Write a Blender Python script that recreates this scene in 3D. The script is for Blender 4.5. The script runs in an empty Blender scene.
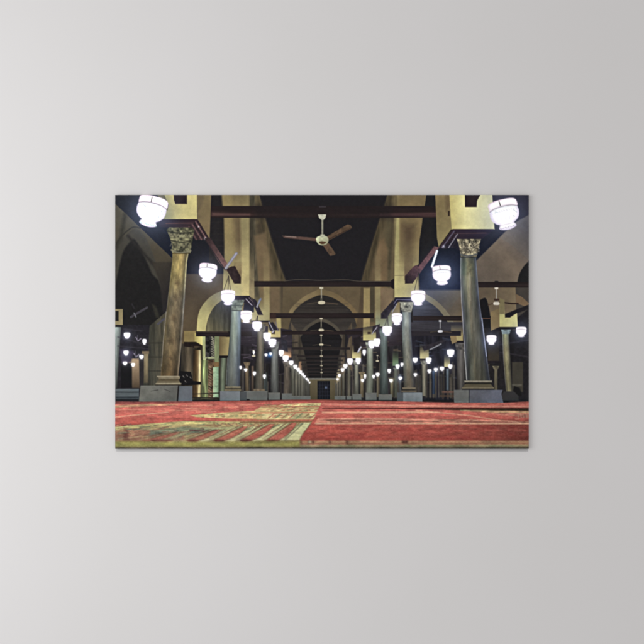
import bpy, math
import numpy as np

# ------------------------------------------------------------------ scene basics
scene = bpy.context.scene
COL = scene.collection
MM = 1.5 / 413.6                       # metres of wall per photograph pixel at the print
X0, X1, Y0, Y1 = 115.2, 528.8, 195.0, 448.8
DEPTH = 0.013                          # how far the canvas stands off the wall
CX, CY = 322.0, 322.0

# ================================================================== the printed artwork
# The print is a flat picture: it is painted here on a fine grid of ink dots
# (units: the picture's own coordinates), each motif then becomes a flat mesh part.
RS = 2.5
W = int(round((X1 - X0) * RS)); H = int(round((Y1 - Y0) * RS))
xs = X0 + (np.arange(W + 1)) * (X1 - X0) / W
ys = Y0 + (np.arange(H + 1)) * (Y1 - Y0) / H
IMG = np.zeros((H + 1, W + 1, 3), np.float32)
IDS = np.zeros((H + 1, W + 1), np.int32)
rng = np.random.default_rng(11)

PARTS = [('printed_hall_interior', None, 'dim beige and brown walls of the printed mosque hall')]
def part(name, parent=None, label=None):
    PARTS.append((name, parent, label)); return len(PARTS) - 1

def C(*a): return np.array(a, np.float32)

def vnoise(sx, sy, seed=0, octaves=3):
    """smooth value noise over the whole picture, feature size sx, sy, range about -1..1"""
    r = np.random.default_rng(seed)
    out = np.zeros((H + 1, W + 1), np.float32); amp = 1.0; tot = 0
    for o in range(octaves):
        gx = int((X1 - X0) / sx) + 3; gy = int((Y1 - Y0) / sy) + 3
        g = r.uniform(-1, 1, (gy, gx)).astype(np.float32)
        fx = (xs - X0) / sx; fy = (ys - Y0) / sy
        ix = fx.astype(int); iy = fy.astype(int)
        tx = fx - ix; ty = fy - iy
        tx = tx * tx * (3 - 2 * tx); ty = ty * ty * (3 - 2 * ty)
        a = g[iy][:, ix] * (1 - tx) + g[iy][:, ix + 1] * tx
        b = g[iy + 1][:, ix] * (1 - tx) + g[iy + 1][:, ix + 1] * tx
        out += amp * (a * (1 - ty)[:, None] + b * ty[:, None]); tot += amp
        amp *= 0.6; sx = max(sx / 2, 0.5); sy = max(sy / 2, 0.5)
    return out / tot * 1.6

N_WALL = vnoise(14, 14, 1, 5)
N_FINE = vnoise(2.2, 2.2, 2, 2)
N_VERT = vnoise(2.6, 22, 3, 4)
N_HORI = vnoise(24, 1.8, 4, 4)
N_MARB = vnoise(3.5, 9, 5, 4)
N_LEAF = vnoise(3.0, 2.6, 6, 2)
N_CARP = vnoise(9, 2.0, 7, 3)
N_TUFT = vnoise(1.4, 0.9, 8, 1)
TEX = {'wall': (N_WALL, .09), 'fine': (N_FINE, .12), 'vert': (N_VERT, .22), 'hori': (N_HORI, .14),
       'marb': (N_MARB, .26), 'leaf': (N_LEAF, .50), 'carp': (N_CARP, .20), None: (N_FINE, .04)}

def window(x0, y0, x1, y1, pad=3):
    i0 = int(np.clip((x0 - pad - X0) * RS, 0, W)); i1 = int(np.clip((x1 + pad - X0) * RS + 2, 0, W + 1))
    j0 = int(np.clip((y0 - pad - Y0) * RS, 0, H)); j1 = int(np.clip((y1 + pad - Y0) * RS + 2, 0, H + 1))
    return slice(j0, j1), slice(i0, i1)

def put(sl, cov, col, tex, pid, a=1.0, tamt=None):
    if cov.size == 0: return
    n, k = TEX[tex]
    if tamt is not None: k = tamt
    c = np.broadcast_to(np.asarray(col, np.float32), cov.shape + (3,))
    c = c * (1 + k * n[sl])[..., None]
    m = (cov * a)[..., None]
    IMG[sl] = IMG[sl] * (1 - m) + c * m
    if pid is not None: IDS[sl] = np.where(cov > 0.5, pid, IDS[sl])

def sdf(pts, X, Y):
    p = np.asarray(pts, float); n = len(p)
    d = np.full(X.shape, 1e9); inside = np.zeros(X.shape, bool)
    for i in range(n):
        ax, ay = p[i]; bx, by = p[(i + 1) % n]
        ex, ey = bx - ax, by - ay; L = ex * ex + ey * ey + 1e-9
        t = np.clip(((X - ax) * ex + (Y - ay) * ey) / L, 0, 1)
        d = np.minimum(d, (X - ax - t * ex) ** 2 + (Y - ay - t * ey) ** 2)
        if ay != by:
            c = ((ay > Y) != (by > Y)) & (X < (bx - ax) * (Y - ay) / (by - ay) + ax)
            inside ^= c
    d = np.sqrt(d)
    return np.where(inside, -d, d)

def grad(p0, c0, p1, c1, *more):
    """colour running from c0 at p0 to c1 at p1 (extra (t, colour) stops allowed)"""
    stops = sorted([(0.0, c0), (1.0, c1)] + list(more), key=lambda s: s[0])
    def f(X, Y):
        dx, dy = p1[0] - p0[0], p1[1] - p0[1]
        t = ((X - p0[0]) * dx + (Y - p0[1]) * dy) / (dx * dx + dy * dy)
        ts = [s[0] for s in stops]
        return np.stack([np.interp(t, ts, [s[1][k] for s in stops]) for k in range(3)], -1)
    return f

def poly(pts, col, pid=None, tex=None, soft=0.7, a=1.0, tamt=None, fade=None):
    p = np.asarray(pts, float)
    sl = window(p[:, 0].min(), p[:, 1].min(), p[:, 0].max(), p[:, 1].max(), 2 + soft * 2)
    Y, X = np.meshgrid(ys[sl[0]], xs[sl[1]], indexing='ij')
    if X.size == 0: return
    cov = np.clip(0.5 - sdf(pts, X, Y) / soft, 0, 1)
    if fade: cov = cov * np.clip((Y - fade[0]) / (fade[1] - fade[0]), 0, 1)
    put(sl, cov, col(X, Y) if callable(col) else col, tex, pid, a, tamt)

def rect(x0, y0, x1, y1, col, pid=None, tex=None, soft=0.7, a=1.0, tamt=None):
    poly([(x0, y0), (x1, y0), (x1, y1), (x0, y1)], col, pid, tex, soft, a, tamt)

def line(pts, w, col, pid=None, soft=0.7, a=1.0, tex=None):
    p = np.asarray(pts, float)
    sl = window(p[:, 0].min() - w, p[:, 1].min() - w, p[:, 0].max() + w, p[:, 1].max() + w)
    Y, X = np.meshgrid(ys[sl[0]], xs[sl[1]], indexing='ij')
    if X.size == 0: return
    d = np.full(X.shape, 1e9)
    for i in range(len(p) - 1):
        ax, ay = p[i]; ex, ey = p[i + 1] - p[i]; L = ex * ex + ey * ey + 1e-9
        t = np.clip(((X - ax) * ex + (Y - ay) * ey) / L, 0, 1)
        d = np.minimum(d, np.hypot(X - ax - t * ex, Y - ay - t * ey))
    put(sl, np.clip(0.5 - (d - w / 2) / soft, 0, 1), col, tex, pid, a)

def glow(cx, cy, r, col, k=1.0):
    sl = window(cx - 3 * r, cy - 3 * r, cx + 3 * r, cy + 3 * r, 0)
    Y, X = np.meshgrid(ys[sl[0]], xs[sl[1]], indexing='ij')
    g = np.exp(-((X - cx) ** 2 + (Y - cy) ** 2) / (r * r)) * k
    fl = (Y < 400.5)
    IMG[sl] += (g * fl)[..., None] * np.asarray(col, np.float32) * (1 - IMG[sl] / 280)

def smooth(pts, n=6, closed=True):
    p = np.asarray(pts, float); m = len(p); out = []
    rg = range(m) if closed else range(m - 1)
    for i in rg:
        if closed: a, b, c, d = p[(i - 1) % m], p[i], p[(i + 1) % m], p[(i + 2) % m]
        else: a, b, c, d = p[max(i - 1, 0)], p[i], p[i + 1], p[min(i + 2, m - 1)]
        for k in range(n):
            t = k / n
            out.append(0.5 * ((2 * b) + (c - a) * t + (2 * a - 5 * b + 4 * c - d) * t * t + (3 * b - a - 3 * c + d) * t ** 3))
    if not closed: out.append(p[-1])
    return np.array(out)

def shaft(ls, rs, ramp, vmod=None, pid=None, tex='marb', tamt=None, soft=0.7):
    """a column drawn between a left and a right edge; ramp = [(u, colour)], vmod = [(y, colour factor)]"""
    ls = np.array(ls, float); rs = np.array(rs, float)
    ya, yb = ls[0, 1], ls[-1, 1]
    sl = window(min(ls[:, 0]), ya, max(rs[:, 0]), yb)
    Y, X = np.meshgrid(ys[sl[0]], xs[sl[1]], indexing='ij')
    xl = np.interp(Y, ls[:, 1], ls[:, 0]); xr = np.interp(Y, rs[:, 1], rs[:, 0])
    u = (X - xl) / np.maximum(xr - xl, .1)
    cov = np.clip(0.5 + np.minimum(X - xl, xr - X) / soft, 0, 1) * np.clip(0.5 + np.minimum(Y - ya, yb - Y) / soft, 0, 1)
    us = [r[0] for r in ramp]
    c = np.stack([np.interp(u, us, [r[1][k] for r in ramp]) for k in range(3)], -1)
    if vmod:
        vy = [v[0] for v in vmod]
        c = c * np.stack([np.interp(Y, vy, [v[1][k] for v in vmod]) for k in range(3)], -1)
    put(sl, cov, c, tex, pid, 1.0, tamt)

def cyl(k, hl=1.0, hr=1.0):
    k = np.asarray(k, float)
    return [(0, k * .62 * hl), (.12, k * .78), (.4, k * 1.08), (.65, k * 1.02), (.88, k * .75), (1, k * .6 * hr)]

# ------------------------------------------------------------------ part ids
P_CEIL = part('printed_dark_ceiling', None, 'near black ceiling between the printed beams')
P_FLOOR = part('printed_carpet', None, 'red and yellow green patterned carpet along the bottom of the print')

# ------------------------------------------------------------------ base tones
IMG[:] = C(30, 28, 30)
poly([(250, 190), (400, 190), (366, 282), (280, 282)], C(32, 30, 34), P_CEIL, tamt=.03)

# ---- far left aisle, behind the first column
poly([(110, 190), (200, 190), (200, 262), (172, 260), (115, 203)], grad((115, 195), C(28, 31, 38), (175, 250), C(22, 27, 42)), P_CEIL, tamt=.04)
poly([(110, 199), (115, 203.5), (173, 259), (173, 345), (110, 345)], grad((115, 205), C(78, 74, 60), (170, 270), C(72, 65, 50)), 0, 'wall')
poly(smooth([(115, 250), (121, 240), (133, 229.5), (140, 231), (147, 240), (154, 257)], 6, False).tolist() + [(160, 275), (175, 300), (175, 340), (112, 340), (112, 262)], C(66, 63, 54), 0, 'wall', soft=1.6)
poly(smooth([(119, 268), (123, 252), (129, 243), (134, 239), (139, 246), (146, 260), (152, 274)], 6, False).tolist() + [(158, 280), (162, 290), (166, 340), (112, 340), (112, 300)], C(29, 28, 28), 0, 'fine', soft=2, tamt=.06)
line(smooth([(115, 246), (121, 237), (132, 227.5), (140, 228)], 6, False), .9, C(36, 35, 32), soft=1.5)
line([(128, 236), (170, 283)], 2.5, C(40, 37, 34), soft=3)
line([(125, 215), (121, 238), (116, 247)], 3, C(48, 46, 38), soft=4)
poly([(152, 262), (172, 262), (172, 330), (165, 330), (160, 284)], grad((152, 262), C(58, 52, 42), (172, 330), C(34, 31, 38)), 0, 'wall', soft=2)
# lower aisle details
rect(112, 325, 165, 401, C(36, 34, 40), 0, 'fine')
P = part('printed_far_pier'); poly([(149.5, 326), (166, 312), (166, 388), (138, 388), (147, 372)], grad((146, 350), C(54, 54, 46), (164, 350), C(84, 80, 64)), P, 'vert')
for y in (343, 357, 371): line([(147, y), (163, y)], .8, C(52, 50, 42), soft=1.4)
poly([(128, 359), (139, 358), (140, 388), (132, 388)], grad((134, 360), C(172, 150, 118), (134, 388), C(84, 70, 54)), P, 'wall', soft=1.2)
rect(143.8, 353, 148.2, 383, grad((144, 355), C(150, 138, 104), (147, 385), C(76, 70, 54)), P, 'vert', soft=1.2)
rect(142, 351, 149, 354, C(120, 108, 84), P)
rect(139.5, 357, 143.5, 387, C(48, 44, 44), 0)
rect(121, 363, 132, 388, C(22, 22, 25), part('printed_doorway'), soft=1)
poly([(119, 349), (134, 351), (131, 362), (122, 364)], C(58, 50, 68), 0, soft=2)
P_STEP = part('printed_step', None, 'blue grey stone step at the left edge')
rect(112, 388.6, 139, 400.2, C(92, 102, 106), P_STEP, 'hori'); rect(112, 391.5, 139, 393, C(62, 70, 74), P_STEP); rect(112, 396.5, 139, 398.6, C(50, 57, 62), P_STEP)
rect(112, 399, 140, 402, C(34, 34, 38), 0)
P = part('printed_column', None, 'grey column cut by the left edge of the print')
shaft([(112, 327), (112, 389)], [(121, 327), (117, 389)], cyl(C(128, 138, 134)), [(327, (1.1,) * 3), (389, (.6,) * 3)], P, 'vert')
q = part('printed_impost', P)
rect(112, 309, 122.8, 325, C(146, 136, 98), q, 'wall'); rect(115, 311, 118.6, 321, C(34, 32, 30), q); rect(112, 325, 123, 327, C(32, 30, 32), q)
line([(131, 317), (147, 307.5)], 2.2, C(66, 63, 70), part('printed_fan_blade')); line([(134, 313), (136, 317)], 1, C(110, 110, 116))
line([(158, 324), (164, 319)], 2, C(78, 76, 84)); poly([(152, 304), (156, 306), (160, 318), (156, 318)], C(50, 48, 40), soft=2)
for (a, b) in (((124, 329), (142, 331)), ((118, 346), (150, 349)), ((118, 337), (150, 346)), ((120, 356), (140, 359)), ((132, 304), (134, 308))):
    line([a, b], 1, C(62, 58, 66), soft=1.5, a=.7)
for (cx, cy) in ((138, 340), (136, 356)):
    line([(cx - 2, cy - 2.5), (cx, cy + 1), (cx + 3, cy - 1.5)], .9, C(150, 140, 160), soft=1); line([(cx - .5, cy - 5), (cx - .5, cy)], .6, C(80, 76, 88))

# ---- area between first and second left columns (upper)
rect(184, 236, 224, 276, grad((190, 240), C(24, 25, 31), (210, 275), C(26, 28, 42)), P_CEIL, tamt=.03)
rect(180, 274, 226, 344, grad((190, 276), C(76, 66, 56), (205, 340), C(98, 84, 58)), 0, 'wall', soft=1.5)
inner = smooth([(223, 299.5), (214.4, 306.5), (209, 316), (206.3, 325.5), (205.6, 331.5)], 6, False).tolist()
outer = smooth([(223, 290.5), (212, 295.5), (203, 304.5), (198.2, 315), (196.6, 331.5)], 6, False).tolist()
poly(inner + [(240, 331.5), (240, 299)], grad((206, 331), C(112, 108, 76), (232, 305), C(44, 46, 56)), 0, 'vert', soft=1)
P_ARCH = part('printed_arch', None, 'lit yellow arch beside the large left column')
poly(outer + inner[::-1], grad((222, 292), C(120, 118, 98), (200, 330), C(190, 182, 122), (.45, C(168, 162, 112))), P_ARCH, 'wall', tamt=.08)
# slot and walls left of the nave
rect(209, 190, 226, 268, C(35, 32, 34), P_CEIL, tamt=.05)
for y in range(222, 262, 6): line([(212, y), (224, y + .3)], .6, C(46, 42, 40), soft=1.5, a=.6)
P_W = 0
poly([(221.5, 190), (258, 190), (262, 206), (265, 218), (271, 238), (279, 263), (286, 282), (292, 320), (300, 350), (309, 380), (309, 399), (245, 399), (240, 300), (225, 264), (224, 219)],
     grad((224, 0), C(128, 114, 78), (292, 0), C(84, 74, 56), (.35, C(140, 128, 88)), (.42, C(88, 80, 58)), (.55, C(116, 102, 72))), 0, 'wall', soft=1.1)
poly([(221.5, 194), (232, 194), (236, 240), (234, 264), (225, 264), (224, 219)], C(150, 136, 88), 0, 'wall', soft=3, a=.7)
poly([(234, 215), (246, 215), (247, 252), (236, 258)], C(104, 88, 62), 0, 'wall', soft=8, a=.8)
poly([(240, 212), (249, 212), (250, 296), (244, 296), (241, 250)], C(160, 152, 104), 0, 'wall', soft=3, a=.75)
poly([(249.5, 192), (254.5, 192), (257, 262), (262, 330), (257, 330), (250, 262)], C(86, 80, 62), 0, 'vert', soft=1.5, tamt=.35)
poly([(258, 194), (262, 206), (265, 218), (271, 238), (279, 263), (285, 280), (278, 280), (270, 256), (263, 235), (256, 212)], C(84, 74, 52), 0, 'vert', soft=4)
poly([(256, 225), (261, 222), (264, 236), (258, 240)], C(62, 54, 42), 0, 'wall', soft=4, a=.7)
poly([(254, 236), (266, 232), (270, 262), (272, 290), (260, 290)], C(122, 104, 74), 0, 'wall', soft=3, a=.8)
poly([(262.8, 240), (269, 240), (270, 321), (264, 321)], C(162, 150, 102), 0, 'wall', soft=2, a=.85, fade=(244, 300))
poly([(270.5, 284), (279.5, 284), (280, 326), (272, 322)], C(112, 96, 70), 0, 'wall', soft=1.5)
poly([(281, 284), (284, 282), (292, 314), (291, 350), (283, 340)], C(76, 66, 52), 0, 'wall', soft=1.5)
poly([(276.4, 314), (281, 314), (281.5, 340), (276.6, 340)], C(176, 164, 108), 0, 'wall', soft=1)
rect(283, 318, 292, 352, C(92, 80, 62), 0, 'wall', soft=1)

# ---- far nave: cross walls, arches and beams
P_A1 = part('printed_cross_arch', None, 'wide pointed arch crossing the printed nave behind the second beam')
poly([(283, 283), (362, 283), (364, 400), (280, 400)], grad((290, 290), C(98, 86, 62), (320, 284), C(108, 94, 68)), 0, 'wall')
o1 = smooth([(288, 317), (290.5, 309), (302, 298), (312, 292.5), (321, 289.2), (335.4, 293.3), (346.6, 301), (355.5, 310), (361, 326)], 5, False).tolist()
i1 = smooth([(291, 318), (294, 311.5), (302.5, 303), (312, 298), (321, 295.2), (333, 298), (344, 304.8), (352, 312.5), (357, 326)], 5, False).tolist()
poly(o1 + i1[::-1], grad((290, 310), C(136, 122, 86), (357, 310), C(122, 104, 70)), P_A1, 'wall', soft=.9)
poly(i1 + [(358, 400), (288, 400), (288, 330)], grad((320, 296), C(44, 40, 38), (320, 330), C(66, 60, 54)), P_CEIL, 'hori')
for y in (304, 306.5, 310): line([(296, y), (348, y)], .7, C(74, 66, 58), soft=1.2, a=.6)
P_A2 = part('printed_cross_arch', None, 'smaller second cross arch farther down the printed nave')
o2 = smooth([(298, 337), (304, 328), (312, 322), (321, 318.5), (330, 321.5), (338, 327.5), (344, 338)], 5, False).tolist()
i2 = smooth([(300, 338), (306, 330.5), (313, 325), (321, 321.8), (329, 324.5), (336, 330), (342, 339)], 5, False).tolist()
poly(o2 + i2[::-1], C(84, 78, 66), P_A2, 'wall', soft=1)
poly(i2 + [(341, 398), (303, 398)], C(30, 28, 30), P_CEIL, 'hori', tamt=.2)
poly([(291, 322), (300, 336), (306, 360), (309, 380), (300, 372), (292, 345)], grad((292, 330), C(92, 82, 66), (307, 370), C(50, 46, 42)), 0, 'vert', soft=1)
poly([(352, 322), (343, 336), (338, 360), (336, 380), (345, 372), (352, 352)], grad((352, 330), C(84, 74, 60), (338, 370), C(52, 48, 44)), 0, 'vert', soft=1)
# far wall and door
rect(308, 378.5, 337, 400, grad((322, 379), C(112, 104, 78), (322, 400), C(82, 74, 52)), 0, 'wall')
rect(306, 378, 338, 379.6, C(120, 118, 108), 0)
P = part('printed_far_door', None, 'dark gridded door at the far end of the printed nave')
rect(317.4, 381, 330, 399.5, C(24, 25, 32), P)
for x in (320, 322.5, 325, 327.5): line([(x, 382), (x, 399)], .4, C(44, 46, 58))
for y in (385, 388.5, 392, 395.5): line([(317.6, y), (329.8, y)], .4, C(44, 46, 58))
glow(326, 387.5, 1.1, C(90, 110, 140))

# ---- right nave wall
poly([(388.5, 190), (384.5, 206), (379, 222), (371, 248), (364, 272), (361, 284), (358, 322), (345, 352), (336, 380), (336, 399), (400, 399), (400, 300), (420, 275), (420, 245), (424, 195), (424, 190)],
     grad((420, 0), C(146, 132, 86), (355, 0), C(84, 72, 52), (.30, C(150, 136, 90)), (.42, C(112, 100, 70)), (.48, C(92, 84, 60)), (.62, C(116, 100, 70))), 0, 'wall', soft=1.1)
poly([(399, 193), (428, 193), (422, 222), (418, 262), (400, 262)], C(134, 118, 80), 0, 'wall', soft=2.5)
poly([(403, 225), (414, 225), (412, 262), (404, 272)], C(94, 76, 56), 0, 'wall', soft=7, a=.85)
poly([(394.6, 215), (399.5, 212), (399, 298), (394.6, 298)], C(172, 164, 110), 0, 'wall', soft=1.6)
line([(393.2, 210), (391, 245), (389, 268)], 3, C(76, 68, 50), soft=3.5, a=.8)
line([(396, 195), (396, 215), (393.8, 262), (393.8, 300)], .8, C(86, 76, 56), soft=1.6, a=.6)
poly([(377, 242), (384, 238), (388, 250), (387, 300), (375, 300)], C(128, 106, 74), 0, 'wall', soft=3, a=.75)
poly([(388.5, 194), (384.5, 206), (379, 222), (371, 248), (364, 272), (361, 284), (368, 284), (372, 268), (379, 240), (387, 216), (394, 196)], C(82, 72, 50), 0, 'vert', soft=3.5)
poly([(375, 242), (381, 242), (381, 318), (375, 318)], C(152, 142, 100), 0, 'wall', soft=1.6, fade=(244, 300))
poly([(381, 288), (393.6, 288), (393, 300), (383, 316), (381, 316)], C(132, 114, 86), 0, 'wall', soft=1.2)
poly([(363.5, 288), (370, 288), (370, 341), (362.5, 341)], C(164, 148, 98), 0, 'wall', soft=1.2)
rect(370.5, 286, 374.6, 322, C(84, 76, 56), 0, 'wall', soft=1.3)
poly([(357, 322), (363, 286), (363, 340), (358, 352)], C(92, 78, 58), 0, 'wall', soft=1.3)

# ---- second aisle to the right of the nave (behind column right 1 & 2)
poly([(427, 190), (435.4, 190), (437.4, 238), (438, 250), (428, 264), (418.4, 268), (419.6, 240), (423, 218)], C(32, 31, 33), P_CEIL, tamt=.05)
poly([(438, 246), (463, 246), (463, 292), (418, 292), (418, 274), (428, 262)], grad((430, 250), C(20, 24, 36), (450, 285), C(26, 32, 54)), P_CEIL, tamt=.05)
rect(413, 290, 463, 345, grad((418, 290), C(74, 76, 90), (460, 320), C(116, 104, 82)), 0, 'wall', soft=2)
i3 = smooth([(418, 296), (425.5, 300), (434.5, 305.8), (442, 313.5), (448, 323), (451, 334)], 5, False).tolist()
o3 = smooth([(418, 291), (425.5, 294), (436.7, 301), (445.7, 310), (453, 321), (456, 334)], 5, False).tolist()
poly(i3 + [(413, 334), (413, 296)], grad((415, 300), C(66, 70, 86), (440, 330), C(52, 50, 58)), 0, 'hori')
P = part('printed_arch', None, 'pale arch band right of the second right column')
poly(o3 + i3[::-1], C(132, 126, 104), P, 'wall')
poly([(446, 326), (450, 322), (449, 331), (442, 334), (441, 330)], C(26, 26, 30), 0, soft=1)

# ---- far right aisle
poly([(480, 190), (532, 190), (532, 220), (505, 236), (476, 262), (470, 262), (484, 232)], grad((495, 195), C(32, 31, 48), (480, 250), C(25, 30, 46)), P_CEIL, tamt=.04)
poly([(532, 213), (516, 222), (505, 232), (476, 261), (476, 290), (532, 290)], grad((478, 270), C(104, 95, 84), (528, 230), C(86, 83, 88), (.5, C(126, 113, 96))), 0, 'wall', soft=1.2)
poly(smooth([(532, 258), (524, 266), (519, 275), (517, 285)], 5, False).tolist() + [(532, 285)], C(32, 31, 33), P_CEIL, soft=1)
rect(478, 285, 532, 330, grad((482, 290), C(104, 91, 74), (516, 300), C(136, 122, 94)), 0, 'wall')
poly(smooth([(480, 300), (485.5, 298), (488.5, 306), (490.5, 320), (491, 345)], 4, False).tolist() + [(478, 345)], C(26, 25, 29), P_CEIL, soft=1)
poly([(515.5, 286), (532, 286), (532, 330), (517, 330)], C(72, 66, 60), 0, 'wall', soft=1)
poly([(516, 294), (522, 297), (532, 306), (532, 309), (516, 303)], C(124, 104, 78), 0, 'wall')
poly([(517, 318), (532, 306), (532, 402), (510, 402)], C(34, 32, 36), P_CEIL, 'fine', soft=1)
rect(478, 328, 505, 400, C(38, 35, 37), 0, 'fine')
rect(512, 362, 523, 392, C(70, 66, 56), 0, 'wall', soft=1.2); rect(512, 384, 522, 386, C(92, 88, 76), 0, soft=1); poly([(514, 386), (520, 388), (522, 396), (512, 396)], C(26, 25, 26), 0, soft=1.2)
line([(500, 352), (529, 357)], 1, C(52, 48, 54), soft=1.2); line([(498, 345), (529, 340)], 1.2, C(46, 44, 52), soft=1.2)

# ---- colonnades: lower middle distance backgrounds
rect(240, 334, 292, 400, C(38, 34, 38), 0, 'vert', tamt=.35)
rect(345, 334, 402, 400, C(42, 39, 42), 0, 'vert', tamt=.35)
rect(411, 334, 464, 400, C(34, 33, 42), 0, 'vert', tamt=.35)
poly([(345, 330), (402, 322), (402, 345), (352, 350)], C(48, 40, 46), 0, 'hori')
poly([(240, 322), (292, 330), (292, 352), (240, 345)], C(50, 44, 52), 0, 'hori')
poly([(411, 322), (463, 322), (463, 334), (411, 334)], C(62, 60, 68), 0, 'hori', soft=1)
for i in range(120):                                   # dim tangle of beams and rails behind the columns
    x0 = rng.uniform(240, 292) if i % 3 == 0 else (rng.uniform(348, 400) if i % 3 == 1 else rng.uniform(412, 458))
    y0 = rng.uniform(336, 384); L = rng.uniform(3, 12); s = rng.uniform(-.3, .3)
    c = (C(72, 64, 74), C(96, 84, 66), C(60, 66, 84))[i % 3] * rng.uniform(.3, 1.5)
    line([(x0, y0), (min(x0 + L, 463), y0 + s * L)], rng.uniform(.5, 1.1), c, soft=1.2, a=.7)
for i in range(110):
    x0 = rng.choice([rng.uniform(240, 300), rng.uniform(343, 400), rng.uniform(415, 460)]); y0 = rng.uniform(362, 385)
    line([(x0, y0), (x0 + rng.uniform(-.5, .5), 397)], rng.uniform(.8, 2.2), C(98, 92, 82) * rng.uniform(.35, 1.15), soft=1.2, a=.7)

def small_col(x0, x1, yt, yb, col, bx0=None, bx1=None, bt=None, bb=None, bcol=C(190, 178, 122), plinth=None, label=None, xt0=None, xt1=None, shade=.75):
    P = part('printed_column', None, label)
    xt0 = x0 if xt0 is None else xt0; xt1 = x1 if xt1 is None else xt1
    shaft([(xt0, yt), (x0, yb)], [(xt1, yt), (x1, yb)], cyl(col), [(yt, (1.05,) * 3), (yb, (shade,) * 3)], P, 'vert')
    if x1 - x0 > 3:
        q = part('printed_capital', P)
        poly([(xt0 - 1.6, yt), (xt1 + 1.6, yt), (xt1 + .3, yt + (x1 - x0) * .9), (xt0 - .3, yt + (x1 - x0) * .9)], np.asarray(col) * .85, q, 'leaf', tamt=.3)
    if bt is not None:
        q = part('printed_impost', P)
        poly([(bx0, bt - 7), (bx1, bt - 7), (bx1, bb), (bx0, bb)], grad((bx0, bb), bcol, (bx1, bt), bcol * .84), q, 'wall', tamt=.08, fade=(bt - 7, bt + (bb - bt) * .5))
        rect(bx0, bb, bx1 + .6, bb + 1.6, C(34, 28, 34), q, soft=.8)
    if plinth:
        q = part('printed_plinth', P)
        a, b, c, d = plinth
        rect(a, c, b, d, C(108, 110, 106), q, 'wall'); rect(a, c, b, c + .8, C(112, 112, 106), q)
    return P

# tiny far columns first
for k, (x, yt) in enumerate([(309, 384), (307.6, 382), (306, 380), (304, 377.5), (301.8, 375), (299.3, 372), (296.4, 368.5), (292.9, 365)]):
    small_col(x - .9 - .14 * k, x + .9 + .14 * k, yt, 397.5, C(94 + 3 * k, 92 + 3 * k, 84 + 2 * k), plinth=(x - 1.6 - .2 * k, x + 1.6 + .2 * k, 396, 399.6))
for k, (x, yt) in enumerate([(336.2, 382), (337.6, 379), (339.9, 374), (343.3, 370), (349.0, 363)]):
    small_col(x - 1 - .15 * k, x + 1 + .15 * k, yt, 397.5, C(108 + 3 * k, 104 + 3 * k, 92 + 2 * k), plinth=(x - 1.6 - .2 * k, x + 1.6 + .2 * k, 396, 399.6))
poly([(349, 338), (352, 336), (352, 372), (348, 366), (346, 352)], C(96, 84, 66), 0, 'vert', soft=1); poly([(341, 360), (343.5, 352), (345, 372), (341, 376)], C(104, 92, 74), 0, 'vert', soft=1)
poly([(337, 372), (339.5, 366), (340, 380), (336, 384)], C(150, 140, 110), 0, soft=1)
poly([(299, 362), (301.4, 360), (301.6, 372), (298, 370)], C(150, 120, 90), 0, soft=1)
# side aisle small columns left
small_col(245, 249, 362, 392, C(128, 112, 86), plinth=(244, 250, 391, 399)); small_col(251, 254, 366, 392, C(92, 78, 66))
poly([(261, 376), (267, 372), (268, 398), (262, 398)], C(66, 72, 70), 0, 'vert')
# side aisle small columns right
small_col(394, 397.6, 366, 397, C(116, 120, 104), 392.6, 398.4, 357, 366, C(112, 138, 98))
small_col(421.8, 426, 360.5, 396, C(146, 144, 126), 420, 428.8, 351, 359, C(206, 198, 146))
small_col(446, 449, 368, 390, C(104, 118, 130), 444.2, 450, 361, 367, C(196, 190, 140))
small_col(432, 435, 371, 394, C(62, 78, 104)); small_col(398.6, 401.5, 374, 397, C(88, 90, 92))
small_col(376.4, 379, 372, 397, C(118, 112, 92)); small_col(360, 363.6, 372, 397, C(146, 134, 104)); small_col(390, 393.6, 378, 397, C(122, 118, 92))
small_col(484, 488, 364, 392, C(92, 84, 74)); small_col(494, 497.6, 366, 392, C(124, 118, 96), 488, 499, 350, 361, C(66, 58, 48))
small_col(457.2, 465, 343, 391, C(98, 94, 90), 451, 463, 331, 341, C(190, 178, 124), xt0=456.4)
poly([(450, 336), (456, 334), (457, 342), (452, 344)], C(150, 132, 92), 0, 'wall')
P = part('printed_bench', None, 'low brown bench between the right columns'); rect(442, 391, 454, 393, C(112, 86, 76), P); rect(440, 395.3, 454, 396.5, C(96, 76, 62), P)
for x in (443, 448, 453): line([(x, 391), (x, 399)], .9, C(86, 68, 56), P)
# medium columns, left row
small_col(283.4, 290.4, 361, 394.5, C(120, 110, 96), 283, 291.4, 353.5, 357.5, C(206, 160, 116), (282, 292, 393.5, 399.8), 'fifth column of the left row', 284.4, 289.8)
small_col(270.6, 278.6, 342, 393, C(112, 114, 110), 268, 280.8, 327, 337.4, C(206, 192, 128), (268.4, 280, 392.8, 399.8), 'fourth column of the left row', 271.6, 277.8)
small_col(255.2, 263.8, 324, 390, C(112, 106, 92), 251.4, 269.4, 303, 320.6, C(186, 178, 126), (249.6, 267.4, 391, 400.2), 'third column of the left row', 257.6, 264.4)
rect(253.5, 388.8, 265, 391, C(120, 110, 90), len(PARTS) - 1, 'fine')
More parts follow.
